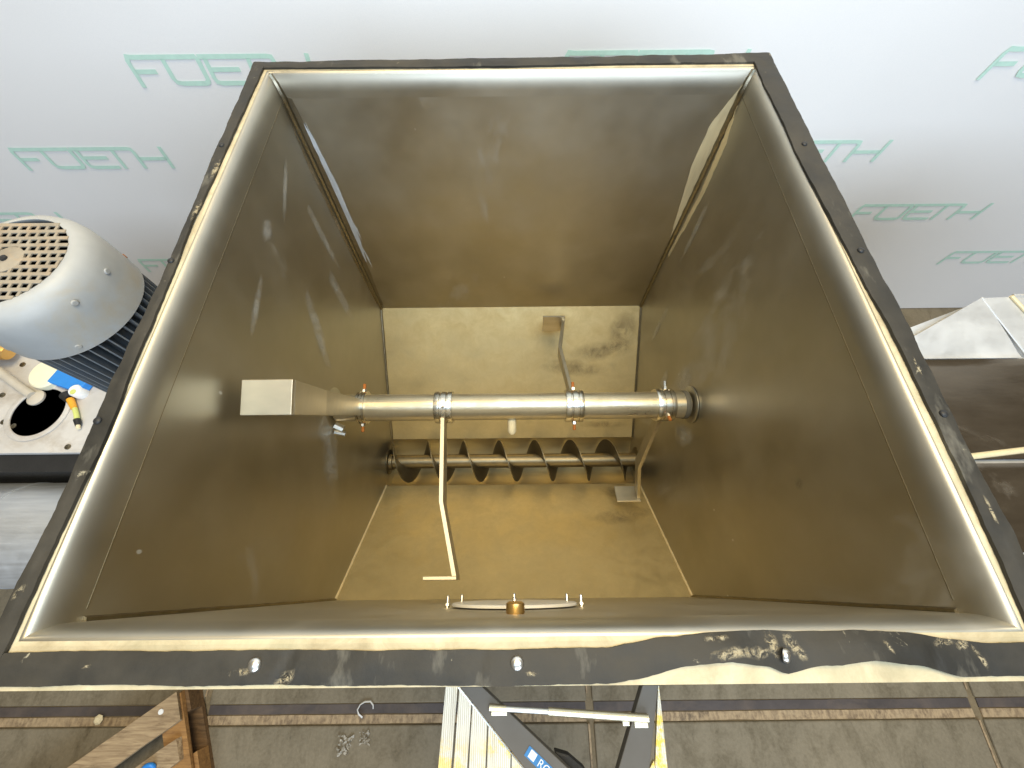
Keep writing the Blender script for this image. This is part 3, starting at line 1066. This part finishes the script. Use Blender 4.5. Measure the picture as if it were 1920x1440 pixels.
def paddle(x0, ang, xm, xt, sm, st, blade_w, blade_t, thick, width, cw=0.058):
    """clamp round the tube, dog-leg flat arm, square blade at its end"""
    root = tag(B().lathe((x0 - cw / 2, YA, ZS), [(SR + 0.0005, 0), (SR + 0.009, 0), (SR + 0.010, cw * 0.03), (SR + 0.010, cw * 0.28), (SR + 0.006, cw * 0.31), (SR + 0.006, cw * 0.38), (SR + 0.010, cw * 0.41), (SR + 0.010, cw * 0.66), (SR + 0.0065, cw * 0.69), (SR + 0.0065, cw * 0.74), (SR + 0.010, cw * 0.77), (SR + 0.010, cw * 0.97), (SR + 0.009, cw), (SR + 0.0005, cw)], 40, Vector((1, 0, 0)), closed=True)
               .obj('clamp', M['clamp'], mix, smooth=True))
    d = Vector((0, math.cos(R(ang)), math.sin(R(ang))))
    t = Vector((0, -d.z, d.y))
    ax = Vector((0, YA, ZS))

    def sect(x, s, w, n):
        c = ax + d * s + Vector((x, 0, 0))
        return [c + n * thick / 2 + t * w / 2, c + n * thick / 2 - t * w / 2, c - n * thick / 2 - t * w / 2, c - n * thick / 2 + t * w / 2]
    stn = [(x0, SR + 0.004, width * 0.72), (xm, sm, width * 0.9), (xt - thick / 2, st, width)]
    rows = []
    for i, (x, s, w) in enumerate(stn):
        rows.append(sect(x, s, w, Vector((1, 0, 0))))
    vs = [p for r in rows for p in r]
    fs = [(0, 1, 2, 3), (11, 10, 9, 8)]
    for i in range(2):
        for k in range(4):
            k2 = (k + 1) % 4
            fs.append((i * 4 + k, i * 4 + k2, i * 4 + 4 + k2, i * 4 + 4 + k))
    B().add(vs, fs).obj('arm', M['paddle'], root, bevel=0.0012)
    c = ax + d * (st + thick * 0.35) + Vector((xt - blade_w / 2, 0, 0))
    rot = Matrix((Vector((1, 0, 0)), t, d)).transposed()
    B().box(c, (blade_w, blade_t, thick * 0.7), rot).obj('blade', M['paddle'], root, bevel=0.0012)
    return root, d, t


def clampbolt(root, x, dirv, t, both=True, rust=True):
    for sgn in ((1, -1) if both else (1,)):
        base = Vector((x, YA, ZS)) + t * sgn * (SR + 0.008)
        a = (t * sgn)
        B().lathe(base, [(0.0075, 0), (0.0075, 0.009), (0.006, 0.011)], 6, a).obj('nut', M['nut'], root)
        B().lathe(base + a * 0.0108, [(0.0052, 0), (0.0052, 0.016), (0.004, 0.0175)], 10, a).obj('bolt', M['rust'] if rust else M['nut'], root)


r1, d1, t1 = paddle(-0.497, 110, -0.495, -0.455, 0.30, 0.520, 0.106, 0.074, 0.016, 0.074, 0.030)
clampbolt(r1, -0.497, d1, Vector((0, 0.95, 0.3)).normalized())
r2, d2, t2 = paddle(-0.226, 180, -0.212, -0.156, 0.315, 0.515, 0.092, 0.080, 0.013, 0.082)
clampbolt(r2, -0.226, d2, Vector((0, -0.35, 0.93)).normalized(), both=False, rust=False)
r3, d3, t3 = paddle(0.206, -25, 0.190, 0.231, 0.32, 0.525, 0.094, 0.074, 0.013, 0.052)
clampbolt(r3, 0.206, d3, Vector((0, 0.93, 0.25)).normalized())
r4, d4, t4 = paddle(0.505, -112, 0.487, 0.532, 0.32, 0.530, 0.098, 0.074, 0.013, 0.052)
clampbolt(r4, 0.505, d4, Vector((0, -0.86, 0.50)).normalized(), both=False)
clampbolt(r4, 0.512, d4, Vector((0, 0.90, 0.42)).normalized(), both=False, rust=False)
# cream peg below the middle of the tube
B().tube([(-0.001, YA - 0.036, ZS - 0.024), (-0.001, YA - 0.072, ZS - 0.046), (-0.001, YA - 0.080, ZS - 0.051)], [0.0145, 0.0145, 0.008], 14).obj('peg', M['peg'], mix, smooth=True)
# shaft seal assembly at the left wall
B().tube([(-0.592, YA - 0.055, ZS - 0.02), (-0.565, YA - 0.066, ZS - 0.03)], 0.014, 8).tube([(-0.592, YA - 0.075, ZS - 0.03), (-0.557, YA - 0.080, ZS - 0.035)], 0.009, 8).obj('seal_fitting', M['nut'], hop, smooth=True)

# ================================================================== AUGER
aug = thing('auger', (0, YA, ZT), 'dull steel auger screw lying in the trough at the hopper bottom', 'auger')
AR0, AR1 = 0.033, 0.099
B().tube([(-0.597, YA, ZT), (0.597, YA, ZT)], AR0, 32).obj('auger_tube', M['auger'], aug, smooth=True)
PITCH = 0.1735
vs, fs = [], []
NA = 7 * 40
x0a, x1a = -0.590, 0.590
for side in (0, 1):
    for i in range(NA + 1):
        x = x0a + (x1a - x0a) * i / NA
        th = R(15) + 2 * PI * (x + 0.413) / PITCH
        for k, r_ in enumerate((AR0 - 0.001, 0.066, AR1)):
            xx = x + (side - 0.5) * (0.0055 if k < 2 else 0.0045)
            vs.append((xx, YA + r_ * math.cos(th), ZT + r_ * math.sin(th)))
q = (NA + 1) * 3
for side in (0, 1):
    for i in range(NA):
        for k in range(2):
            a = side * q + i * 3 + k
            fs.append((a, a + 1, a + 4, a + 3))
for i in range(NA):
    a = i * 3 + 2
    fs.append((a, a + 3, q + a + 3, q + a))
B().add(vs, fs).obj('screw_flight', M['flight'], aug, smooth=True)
B().lathe((-0.596, YA, ZT), [(0.040, 0), (0.040, 0.018), (0.034, 0.02)], 32, Vector((1, 0, 0))).obj('end_hub', M['auger'], aug, smooth=True)

# ================================================================== MOTOR (left)
MX, MY, MZ = -1.041, 0.608, 1.849
mot = thing('electric_motor', (MX, MY, 1.36), 'grey upright electric motor with round fan grille left of the hopper', 'motor')
prof = [(0.116, 0.0), (0.120, 0.001), (0.132, -0.004), (0.144, -0.020), (0.1505, -0.042), (0.153, -0.075), (0.153, -0.150), (0.150, -0.150), (0.150, -0.070), (0.116, -0.010)]
B().lathe((MX, MY, MZ), prof, 72, closed=True).obj('fan_cover', M['motor'], mot, smooth=True)
B().lathe((MX, MY, MZ - 0.012), [(0.0005, 0), (0.118, 0)], 48).obj('grille_back', M['grille_hole'], mot)
# punched grille: joined bars across the opening
g = B()
GR = 0.117
k = 0
y = -GR
while y < GR:
    w = math.sqrt(max(0, GR * GR - y * y))
    if w > 0.01:
        g.box((MX, MY + y, MZ + 0.0005), (2 * w, 0.0085, 0.003))
    y += 0.0195
    k += 1
x = -GR
row = 0
y = -GR
while y < GR - 0.0195:
    off = 0.0080 if row % 2 else 0
    x = -GR + off
    while x < GR:
        yc = y + 0.00975
        if x * x + yc * yc < (GR - 0.004) ** 2:
            g.box((MX + x, MY + yc, MZ + 0.0004), (0.0060, 0.0120, 0.0026))
        x += 0.0200
    y += 0.0195
    row += 1
gr = g.obj('grille', M['grille'], mot)
gr['kind'] = 'stuff'
B().lathe((MX, MY, MZ), [(0.0005, 0.0045), (0.030, 0.004), (0.034, 0.002), (0.034, -0.002)], 28).obj('grille_hub', M['grille'], mot, smooth=True)
B().lathe((MX, MY, MZ + 0.0042), [(0.007, 0), (0.007, 0.004), (0.0005, 0.0045)], 10).obj('screw', M['black'], mot)
for a, zz in ((-58, -0.132), (6, -0.055), (52, -0.12), (-120, -0.132), (-30, -0.045)):
    p = Vector((MX + 0.1525 * math.cos(R(a)), MY + 0.1525 * math.sin(R(a)), MZ + zz))
    B().lathe(p, [(0.0065, -0.001), (0.0065, 0.0015), (0.005, 0.0025), (0.0005, 0.0025)], 10, Vector((math.cos(R(a)), math.sin(R(a)), 0))).obj('screw', M['rust'] if a == 52 else M['motor'], mot)
B().lathe((MX, MY, MZ - 0.50), [(0.0005, 0), (0.112, 0), (0.118, 0.004), (0.118, 0.36), (0.0005, 0.365)], 48).obj('motor_body', M['fins'], mot, smooth=True)
fin_me = None
NF = 44
for i in range(NF):
    a = 2 * PI * i / NF
    if fin_me is None:
        b = B().box((0.131, 0, 0), (0.034, 0.0035, 0.33))
        fin_me = mesh('cooling_fin', b.v, b.f, M['fins'])
    link('cooling_fin', fin_me, mot, Vector((MX, MY, MZ - 0.315)) - Vector(mot.location), (0, 0, a))
B().lathe((MX, MY, MZ - 0.60), [(0.0005, 0), (0.16, 0), (0.16, 0.025), (0.13, 0.05), (0.12, 0.11), (0.0005, 0.11)], 48).obj('mounting_flange', M['motor'], mot, smooth=True)

# ================================================================== WHITE GEAR PLATE under the motor
gb = thing('gearbox_housing', (-1.3, 0.62, 0.0), 'chalky white gearbox plate with round black opening under the motor', 'gearbox')
ZP = 1.2
B().box((-1.33, 0.60, ZP - 0.01), (1.06, 0.416, 0.02)).obj('top_plate', M['plate'], gb, bevel=0.002)
HXc, HYc = -1.612, 0.535
B().lathe((HXc, HYc, ZP), [(0.086, -0.002), (0.104, -0.002), (0.104, 0.005), (0.100, 0.007), (0.089, 0.007), (0.086, 0.004)], 56, closed=True).obj('ring', M['plate'], gb, smooth=True)
B().lathe((HXc, HYc, ZP + 0.0015), [(0.0005, 0), (0.0865, 0)], 48).obj('opening_dark_disc', M['black'], gb)  # black disc standing for the darkness inside the opening
scr = None
for (x, y) in ((-1.77, 0.60), (-1.67, 0.485), (-1.713, 0.50), (-1.70, 0.43), (-1.456, 0.411), (-1.76, 0.72)):
    if scr is None:
        b = B().lathe((0, 0, 0), [(0.009, 0), (0.009, 0.004), (0.0045, 0.005), (0.0045, 0.0025), (0.0005, 0.0025)], 12)
        scr = mesh('screw', b.v, b.f, M['weld'])
    link('screw', scr, gb, Vector((x, y, ZP)) - Vector(gb.location))
B().box((-1.40, 0.575, 0.589), (1.2, 0.48, 1.18)).obj('shadow_gap_block', M['black'], gb)  # black block standing for the shadow gap and dark frame under the plate
# bits on the plate, each its own thing
o = B().lathe((-1.628, 0.672, ZP + 0.03), [(0.052, -0.03), (0.056, -0.028), (0.056, -0.006), (0.051, 0.0), (0.0005, 0.002)], 40).obj('lid', M['cream'], smooth=True, origin=(-1.628, 0.672, ZP))
tag(o, 'round cream plastic lid lying at the back of the white plate', 'lid')
o = B().box((-1.535, 0.640, ZP + 0.016), (0.135, 0.052, 0.030), Matrix.Rotation(R(-18), 3, 'Z')).obj('blue_block', M['blue'], bevel=0.004, origin=(-1.535, 0.640, ZP))
tag(o, 'small bright blue plastic block beside the cream lid', 'plastic block')
bt = thing('bottle_cap', (-1.492, 0.603, ZP), 'little white screw cap with lime centre by the blue block', 'cap')
B().lathe((-1.492, 0.603, ZP), [(0.021, 0), (0.022, 0.004), (0.021, 0.03), (0.018, 0.034), (0.0005, 0.035)], 24).obj('cap', M['white'], bt, smooth=True)
B().lathe((-1.490, 0.594, ZP + 0.0335), [(0.009, 0), (0.009, 0.003), (0.0005, 0.0035)], 16).obj('lime_dot', M['lime'], bt, smooth=True)
cb = thing('plug_cable', (-1.49, 0.53, ZP), 'short lime cable with black plug and orange sleeve on the white plate', 'cable')
B().tube([(-1.535, 0.592, ZP + 0.014), (-1.515, 0.578, ZP + 0.014)], [0.017, 0.015], 14).obj('plug', M['black'], cb, smooth=True)
B().tube([(-1.513, 0.576, ZP + 0.012), (-1.485, 0.543, ZP + 0.012)], [0.011, 0.009], 12).obj('sleeve', M['orange'], cb, smooth=True)
B().tube([(-1.487, 0.546, ZP + 0.010), (-1.470, 0.522, ZP + 0.010), (-1.457, 0.500, ZP + 0.010)], 0.0075, 12).obj('cord', M['lime'], cb, smooth=True)
B().tube([(-1.458, 0.502, ZP + 0.011), (-1.445, 0.482, ZP + 0.011)], [0.010, 0.008], 12).obj('connector', M['black'], cb, smooth=True)
B().tube([(-1.445, 0.482, ZP + 0.011), (-1.440, 0.470, ZP + 0.011)], 0.006, 10).obj('tip', M['peg'], cb, smooth=True)
hs = thing('oil_pipe', (-1.7, 0.62, ZP), 'beige pipe with brass elbow running onto the black opening', 'pipe')
B().tube([(-1.86, 0.715, ZP + 0.06), (-1.78, 0.675, ZP + 0.04), (-1.70, 0.622, ZP + 0.022), (-1.645, 0.590, ZP + 0.016)], 0.0145, 16).obj('hose', M['hose'], hs, smooth=True)
B().lathe((-1.640, 0.586, ZP + 0.004), [(0.028, 0), (0.028, 0.006), (0.018, 0.012), (0.0005, 0.013)], 20).obj('end_fitting', M['hose'], hs, smooth=True)
B().tube([(-1.90, 0.735, ZP + 0.02), (-1.845, 0.74, ZP + 0.055), (-1.80, 0.748, ZP + 0.06), (-1.768, 0.742, ZP + 0.05)], [0.030, 0.038, 0.036, 0.026], 16).obj('elbow', M['brass'], hs, smooth=True)
B().lathe((-1.845, 0.715, ZP + 0.03), [(0.02, 0), (0.024, 0.004), (0.024, 0.03), (0.016, 0.034)], 8).obj('nut', M['brass'], hs)

# silver drum in front of the plate
dr = thing('steel_drum', (-1.3, 0.17, 0.0), 'bluish silver horizontal drum low at the left of the hopper', 'drum')
DY, DZ, DR = 0.160, 1.045, 0.165
B().tube([(-2.3, DY, DZ), (-0.70, DY, DZ)], DR, 64).obj('shell', M['drum'], dr, smooth=True)
for xx in (-1.62, -0.9):
    B().lathe((xx, DY, DZ), [(DR, 0), (DR + 0.002, 0), (DR + 0.002, 0.012), (DR, 0.012)], 64, Vector((1, 0, 0)), closed=True).obj('band', M['drum'], dr, smooth=True)
for xx in (-1.9, -0.95):
    B().box((xx, DY, 0.45), (0.06, 0.2, 0.9)).obj('leg', M['black'], dr)

# ================================================================== SHEET-METAL HOOD (right)
hd = thing('sheet_metal_hood', (1.5, 0.3, 0.0), 'galvanised sheet hood with folded peak and scratched lower panel right of the hopper', 'hood')
ZH = 1.5


def bentpanel(name, x0, x1, y0, y1, mat, wave):
    nxx, nyy = 24, 24
    vs, fs = [], []
    for side in (0, 1):
        for i in range(nxx + 1):
            for k in range(nyy + 1):
                x = x0 + (x1 - x0) * i / nxx
                y = y0 + (y1 - y0) * k / nyy
                z = ZH + wave * noise.noise(Vector((x * 2.2, y * 3.1, 4))) - side * 0.003
                if k == nyy:
                    z = ZH - side * 0.003
                vs.append((x, y, z))
    q = (nxx + 1) * (nyy + 1)
    for side in (0, 1):
        for i in range(nxx):
            for k in range(nyy):
                a = side * q + i * (nyy + 1) + k
                fs.append((a, a + 1, a + nyy + 2, a + nyy + 1))
    return B().add(vs, fs).obj(name, mat, hd, smooth=True)


bentpanel('lower_panel', 0.78, 2.3, 0.262, 0.543, M['sheet_dark_reflection'], 0.022)
bentpanel('lower_panel', 0.78, 2.3, 0.040, 0.252, M['sheet_dark_reflection'], 0.022)
b = B()
b.tube([(0.78, 0.205, ZH + 0.006), (1.13, 0.268, ZH + 0.006), (2.3, 0.395, ZH + 0.006)], 0.0075, 10)
b.obj('seam_rib', M['ground'], hd, smooth=True)
b = B().tube([(0.78, 0.040, ZH - 0.012), (2.3, 0.040, ZH - 0.012)], 0.014, 16)
b.obj('rolled_edge', M['clamp'], hd, smooth=True)
B().box((1.54, 0.30, 0.745), (1.5, 0.5, 1.49)).obj('hood_body', M['sheet'], hd)
# peaked part: panel falling to the fold, with a soft bend at its foot
nP = 26
L0, L1 = Vector((0.70, 0.392, ZH - 0.077 + 0.0)), Vector((1.293, 0.692, 1.574))
vs, fs = [], []
for side in (0, 1):
    for i in range(nP + 1):
        u = i / nP
        top = Vector((0.86 + (1.293 - 0.86) * u, 0.475 + (0.692 - 0.475) * u, 0))
        bot = Vector((0.84 + (1.412 - 0.84) * u, 0.545, 0))
        for k in range(nP + 1):
            v = k / nP
            p = bot.lerp(top, v)
            h = max(0.0, p.y - 0.545)
            zz = ZH + 0.002 + 0.5 * h * (1 - math.exp(-h / 0.015)) * 1.08
            if p.y < 0.545:
                zz = ZH + 0.002 - 0.02 * (0.545 - p.y)
            vs.append((p.x, p.y, zz - side * 0.003))
q = (nP + 1) ** 2
for side in (0, 1):
    for i in range(nP):
        for k in range(nP):
            a = side * q + i * (nP + 1) + k
            fs.append((a, a + 1, a + nP + 2, a + nP + 1))
B().add(vs, fs).obj('peak_panel', M['sheet'], hd, smooth=True)
# strips and panel right of the peak fold
A, Bp = Vector((1.293, 0.692, 1.577)), Vector((1.420, 0.552, 1.505))
off = Vector((0.075, 0.0, 0.004))
B().prism([A, A + off, Bp + off * 1.3, Bp], (0, 0, -0.01)).obj('fold_strip', M['sheet'], hd)
B().tube([A + Vector((0, 0, 0.002)), Bp + Vector((0, 0, 0.002))], 0.0035, 8).obj('fold_ridge', M['sheet'], hd, smooth=True)
B().tube([A + off + Vector((0, 0, 0.004)), Bp + off * 1.3 + Vector((0, 0, 0.004))], 0.0045, 8).obj('fold_ridge', M['ground'], hd, smooth=True)
B().prism([A + off * 1.1, A + Vector((0.9, 0, 0.0)), Bp + Vector((0.9, 0, 0)), Bp + off * 1.4], (0, 0, -0.01)).obj('side_panel', M['sheet'], hd)
B().tube([A + off * 1.1 + Vector((0, 0.003, 0.002)), A + Vector((0.9, 0.003, 0.002))], 0.004, 8).obj('top_rib', M['sheet'], hd, smooth=True)
B().add([(0.86, 0.545, 1.49), (1.30, 0.690, 1.565), (2.2, 0.690, 1.565), (2.2, 0.545, 1.49), (0.86, 0.545, 0.02), (1.30, 0.690, 0.02), (2.2, 0.690, 0.02), (2.2, 0.545, 0.02)], [(0, 1, 2, 3), (4, 5, 6, 7), (0, 1, 5, 4), (1, 2, 6, 5), (2, 3, 7, 6), (3, 0, 4, 7)]).obj('peak_body', M['sheet'], hd)
for (x, y) in ((1.36, 0.42), (1.385, 0.428)):
    B().lathe((x, y, ZH + 0.003), [(0.008, -0.004), (0.008, 0.002), (0.0005, 0.0035)], 8).obj('rivet', M['nut'], hd, smooth=True)

# ================================================================== PALLET (lower left)
dA = Vector((-0.822, -0.570, 0)).normalized()
dB = Vector((0.45, -0.893, 0)).normalized()
PO = Vector((-1.585, -0.452, 0))      # the corner seen under the rim
pal = thing('wooden_pallet', PO, 'broken grey brown wooden pallet lying askew on the floor at lower left', 'pallet')


def plank(name, u0, u1, v0, v1, z0, z1, mat, rag=0.006):
    n = 14
    vs, fs = [], []
    for i in range(n + 1):
        u = u0 + (u1 - u0) * i / n
        for (v, z) in ((v0, z0), (v1, z0), (v1, z1), (v0, z1)):
            j = rag * noise.noise(Vector((u * 9 + z0 * 50, v * 13, z * 20)))
            e = rag * 1.5 * noise.noise(Vector((v * 40, z * 60, u0))) if i in (0, n) else 0
            p = PO + dA * (u + e) + dB * (v + j) + Vector((0, 0, z + j * 0.3))
            vs.append(p)
    for i in range(n):
        for k in range(4):
            fs.append((i * 4 + k, i * 4 + (k + 1) % 4, i * 4 + 4 + (k + 1) % 4, i * 4 + 4 + k))
    fs += [(0, 1, 2, 3), tuple(n * 4 + k for k in (3, 2, 1, 0))]
    b = B().add(vs, fs)
    o = b.obj(name, mat, pal)
    return o


plank('deck_board', 0.0, 1.15, 0.0, 0.118, 0.124, 0.146, M['wood'])
plank('deck_board', 0.02, 1.15, 0.175, 0.265, 0.122, 0.144, M['wood'])
plank('deck_board', 0.03, 1.15, 0.325, 0.42, 0.122, 0.144, M['wood'])
plank('deck_board', 0.03, 1.15, 0.50, 0.60, 0.122, 0.144, M['wood'])
for u in (-0.005, 0.52, 1.05):
    plank('bearer', u, u + 0.10, 0.005, 0.64, 0.098, 0.120, M['wood_orange'])
for u in (-0.02, 0.52, 1.05):
    for v in (0.0, 0.27, 0.52):
        plank('block', u, u + 0.10, v, v + 0.10, 0.022, 0.097, M['wood_dark'] if v < 0.1 else M['wood_orange'], 0.003)
for u in (-0.02, 0.52, 1.05):
    plank('bottom_board', u, u + 0.10, 0.0, 0.64, 0.0, 0.021, M['wood_dark'], 0.003)
p = PO + dA * 0.045 + dB * 0.03
B().lathe(p + Vector((-0.02, -0.02, 0.147)), [(0.012, -0.002), (0.011, 0.003), (0.0005, 0.004)], 10).obj('paint_spot', M['white'], pal, smooth=True)
kn = PO + dA * 0.155 + dB * 0.215 + Vector((0, 0, 0.156))
b = B()
ringp = [kn + dA * (0.034 * math.cos(a)) + dB * (0.017 * math.sin(a)) + Vector((0, 0, 0.008 * math.sin(2 * a))) for a in [2 * PI * k / 18 for k in range(19)]]
b.tube(ringp, 0.0095, 10)
o = b.obj('strap_loop', M['blue'], smooth=True, origin=kn)
tag(o, 'small blue strap loop lying on the pallet boards', 'strap')

# ================================================================== LADDER PLATFORM (bottom middle)
ld = thing('step_ladder', (0.1, -0.45, 0.0), 'aluminium step ladder with ribbed platform planks and grey stiles before the hopper', 'ladder')
ZL = 1.2


def lerp2(a, b, t):
    return (a[0] + (b[0] - a[0]) * t, a[1] + (b[1] - a[1]) * t)


# left platform: planks running towards the viewer, trimmed along the slanting stile
Y1, Y0 = -0.20, -1.30


def diag(x):       # y of the slanting cut at x
    return -0.244 - (x + 0.142) * (0.162 / 0.166)


edges = [-0.1785, -0.1445, -0.1095, -0.068, -0.010, 0.046, 0.100, 0.154]
for i in range(len(edges) - 1):
    xa, xb = edges[i] + 0.0016, edges[i + 1] - 0.0016
    ya, yb_ = min(Y1, diag(xa)), min(Y1, diag(xb))
    sk = -0.055 * (1 - i / 7)
    poly = [(xa, ya, ZL), (xb, yb_, ZL), (xb + sk, Y0, ZL), (xa + sk, Y0, ZL)]
    if i == 0:
        poly = [(xa, Y1, ZL), (xb, Y1, ZL)] + poly[2:]
    B().prism(poly, (0, 0, -0.012)).obj('platform_plank', M['plank'], ld)
B().prism([(0.3715, -0.246, ZL), (0.3735, -0.246, ZL), (0.357, -0.70, ZL), (0.3370, -0.70, ZL), (0.3385, -0.405, ZL)], (0, 0, -0.012)).obj('platform_plank', M['plank'], ld)
B().prism([(0.337, -0.395, ZL), (0.3360, -0.70, ZL), (0.300, -0.70, ZL), (0.3245, -0.41, ZL)], (0, 0, -0.012)).obj('platform_plank', M['plank'], ld)
# grey stiles framing the gap
B().prism([(-0.143, -0.243, ZL + 0.004), (-0.085, -0.243, ZL + 0.004), (0.127, -0.407, ZL + 0.004), (0.49, -0.70, ZL + 0.004), (0.32, -0.70, ZL + 0.004), (0.022, -0.406, ZL + 0.004)], (0, 0, -0.03)).obj('stile', M['stile'], ld, bevel=0.002)
B().prism([(0.330, -0.243, ZL + 0.005), (0.3708, -0.243, ZL + 0.005), (0.322, -0.411, ZL + 0.005), (0.25, -0.70, ZL + 0.005), (0.12, -0.70, ZL + 0.005), (0.248, -0.408, ZL + 0.005)], (0, 0, -0.03)).obj('stile', M['stile'], ld, bevel=0.002)
# bright rim along the cut
B().prism([(-0.147, -0.2445, ZL + 0.0055), (-0.1435, -0.2445, ZL + 0.0055), (0.0225, -0.4075, ZL + 0.0055), (0.0185, -0.4075, ZL + 0.0055)], (0, 0, -0.006)).obj('edge_trim', M['clamp'], ld)
# rung of two telescoping tubes
rg_ = B().tube([(-0.062, -0.2860, ZL + 0.012), (0.084, -0.2945, ZL + 0.012)], 0.0065, 16).obj('rung', M['tube_white'], ld, smooth=True)
B().tube([(0.084, -0.2945, ZL + 0.012), (0.332, -0.3105, ZL + 0.012)], 0.0092, 16).obj('rung', M['tube_cream'], ld, smooth=True)
B().tube([(-0.0645, -0.2858, ZL + 0.012), (-0.022, -0.2884, ZL + 0.012)], 0.0075, 16).obj('end_sleeve', M['tube_cream'], ld, smooth=True)
B().box((-0.040, -0.2975, ZL + 0.006), (0.040, 0.010, 0.008)).obj('bracket', M['tube_cream'], ld, bevel=0.001)
B().box((0.314, -0.3235, ZL + 0.006), (0.034, 0.012, 0.008)).obj('bracket', M['tube_cream'], ld, bevel=0.001)
B().box((0.277, -0.3205, ZL + 0.004), (0.018, 0.011, 0.007)).obj('bracket', M['tube_cream'], ld, bevel=0.001)
# blue sticker with white lettering along the slanting stile
u = Vector((0.79, -0.613, 0)).normalized()
v = Vector((-u.y, u.x, 0))
c0 = Vector((0.028, -0.372, ZL + 0.0048))
st = B().prism([c0 + v * 0.0115, c0 - v * 0.0115, c0 - v * 0.0115 + u * 0.17, c0 + v * 0.0115 + u * 0.17], (0, 0, 0.0004)).obj('sticker', M['sticker'], ld)
cu = bpy.data.curves.new('lettering', 'FONT')
cu.body = '\u25a0 ROX'
cu.size = 0.024
cu.extrude = 0.0002
tmp = bpy.data.objects.new('lettering', cu)
C.objects.link(tmp)
dg = bpy.context.evaluated_depsgraph_get()
lm = bpy.data.meshes.new_from_object(tmp.evaluated_get(dg))
bpy.data.objects.remove(tmp)
lm.materials.clear()
lm.materials.append(M['sticker_print'])
lt = link('lettering', lm, st, c0 + u * 0.006 - v * 0.008 + Vector((0, 0, 0.0008)) - wpos(st), (0, 0, math.atan2(u.y, u.x)))
# black rubber foot on the floor side and the legs
B().prism([(0.098, -0.388, ZL - 0.05), (0.135, -0.397, ZL - 0.05), (0.175, -0.425, ZL - 0.05), (0.19, -0.46, ZL - 0.05), (0.12, -0.44, ZL - 0.05)], (0, 0, -0.03)).obj('rubber_foot', M['black'], ld, bevel=0.006)
for x in (-0.17, 0.36):
    B().box((x, -1.27, ZL / 2 - 0.008), (0.03, 0.05, ZL - 0.016)).obj('leg', M['stile'], ld)

# ================================================================== small litter on the floor
pts = [(-0.738, -0.585, 0.012), (-0.758, -0.573, 0.010), (-0.768, -0.556, 0.008), (-0.757, -0.535, 0.008), (-0.735, -0.523, 0.009), (-0.708, -0.522, 0.009), (-0.693, -0.538, 0.007), (-0.692, -0.553, 0.005)]
o = B().tube(pts, [0.006, 0.0065, 0.006, 0.0055, 0.0065, 0.006, 0.0055, 0.004], 10, squash=0.5).obj('plastic_tie', M['white'], smooth=True, origin=(-0.73, -0.55, 0.0))
tag(o, 'curled white plastic tie lying across the rusty floor joint', 'plastic tie')
for (cx_, cy_, r_, lab) in ((-0.81, -0.69, 0.042, 'crumpled scrap of clear film on the floor right of the pallet'), (-0.715, -0.665, 0.028, 'smaller crumpled film scrap nearer the curled white tie')):
    vs, fs = [], []
    n = 22
    for i in range(n):
        for k in range(n):
            x = (i / (n - 1) - 0.5) * 2
            y = (k / (n - 1) - 0.5) * 2
            rr = r_ * (0.75 + 0.5 * noise.noise(Vector((x * 2 + cx_ * 9, y * 2, 1))))
            vs.append((cx_ + x * rr, cy_ + y * rr * 1.1, 0.004 + 0.014 * abs(noise.noise(Vector((x * 5.6, y * 5.6, cx_ * 40))))))
    for i in range(n - 1):
        for k in range(n - 1):
            a = i * n + k
            if (noise.noise(Vector((i * 0.27, k * 0.27, cx_ * 10))) > -0.1):
                fs.append((a, a + 1, a + n + 1, a + n))
    o = B().add(vs, fs).obj('film_scrap', M['foil'], origin=(cx_, cy_, 0))
    tag(o, lab, 'film scrap')
o = B().lathe((-2.02, -0.585, 0.0), [(0.02, 0), (0.022, 0.006), (0.012, 0.014), (0.0005, 0.015)], 7).obj('wood_chip', M['peg'], origin=(-2.02, -0.585, 0))
tag(o, 'single pale wood chip on the dark floor joint left of the pallet', 'wood chip')
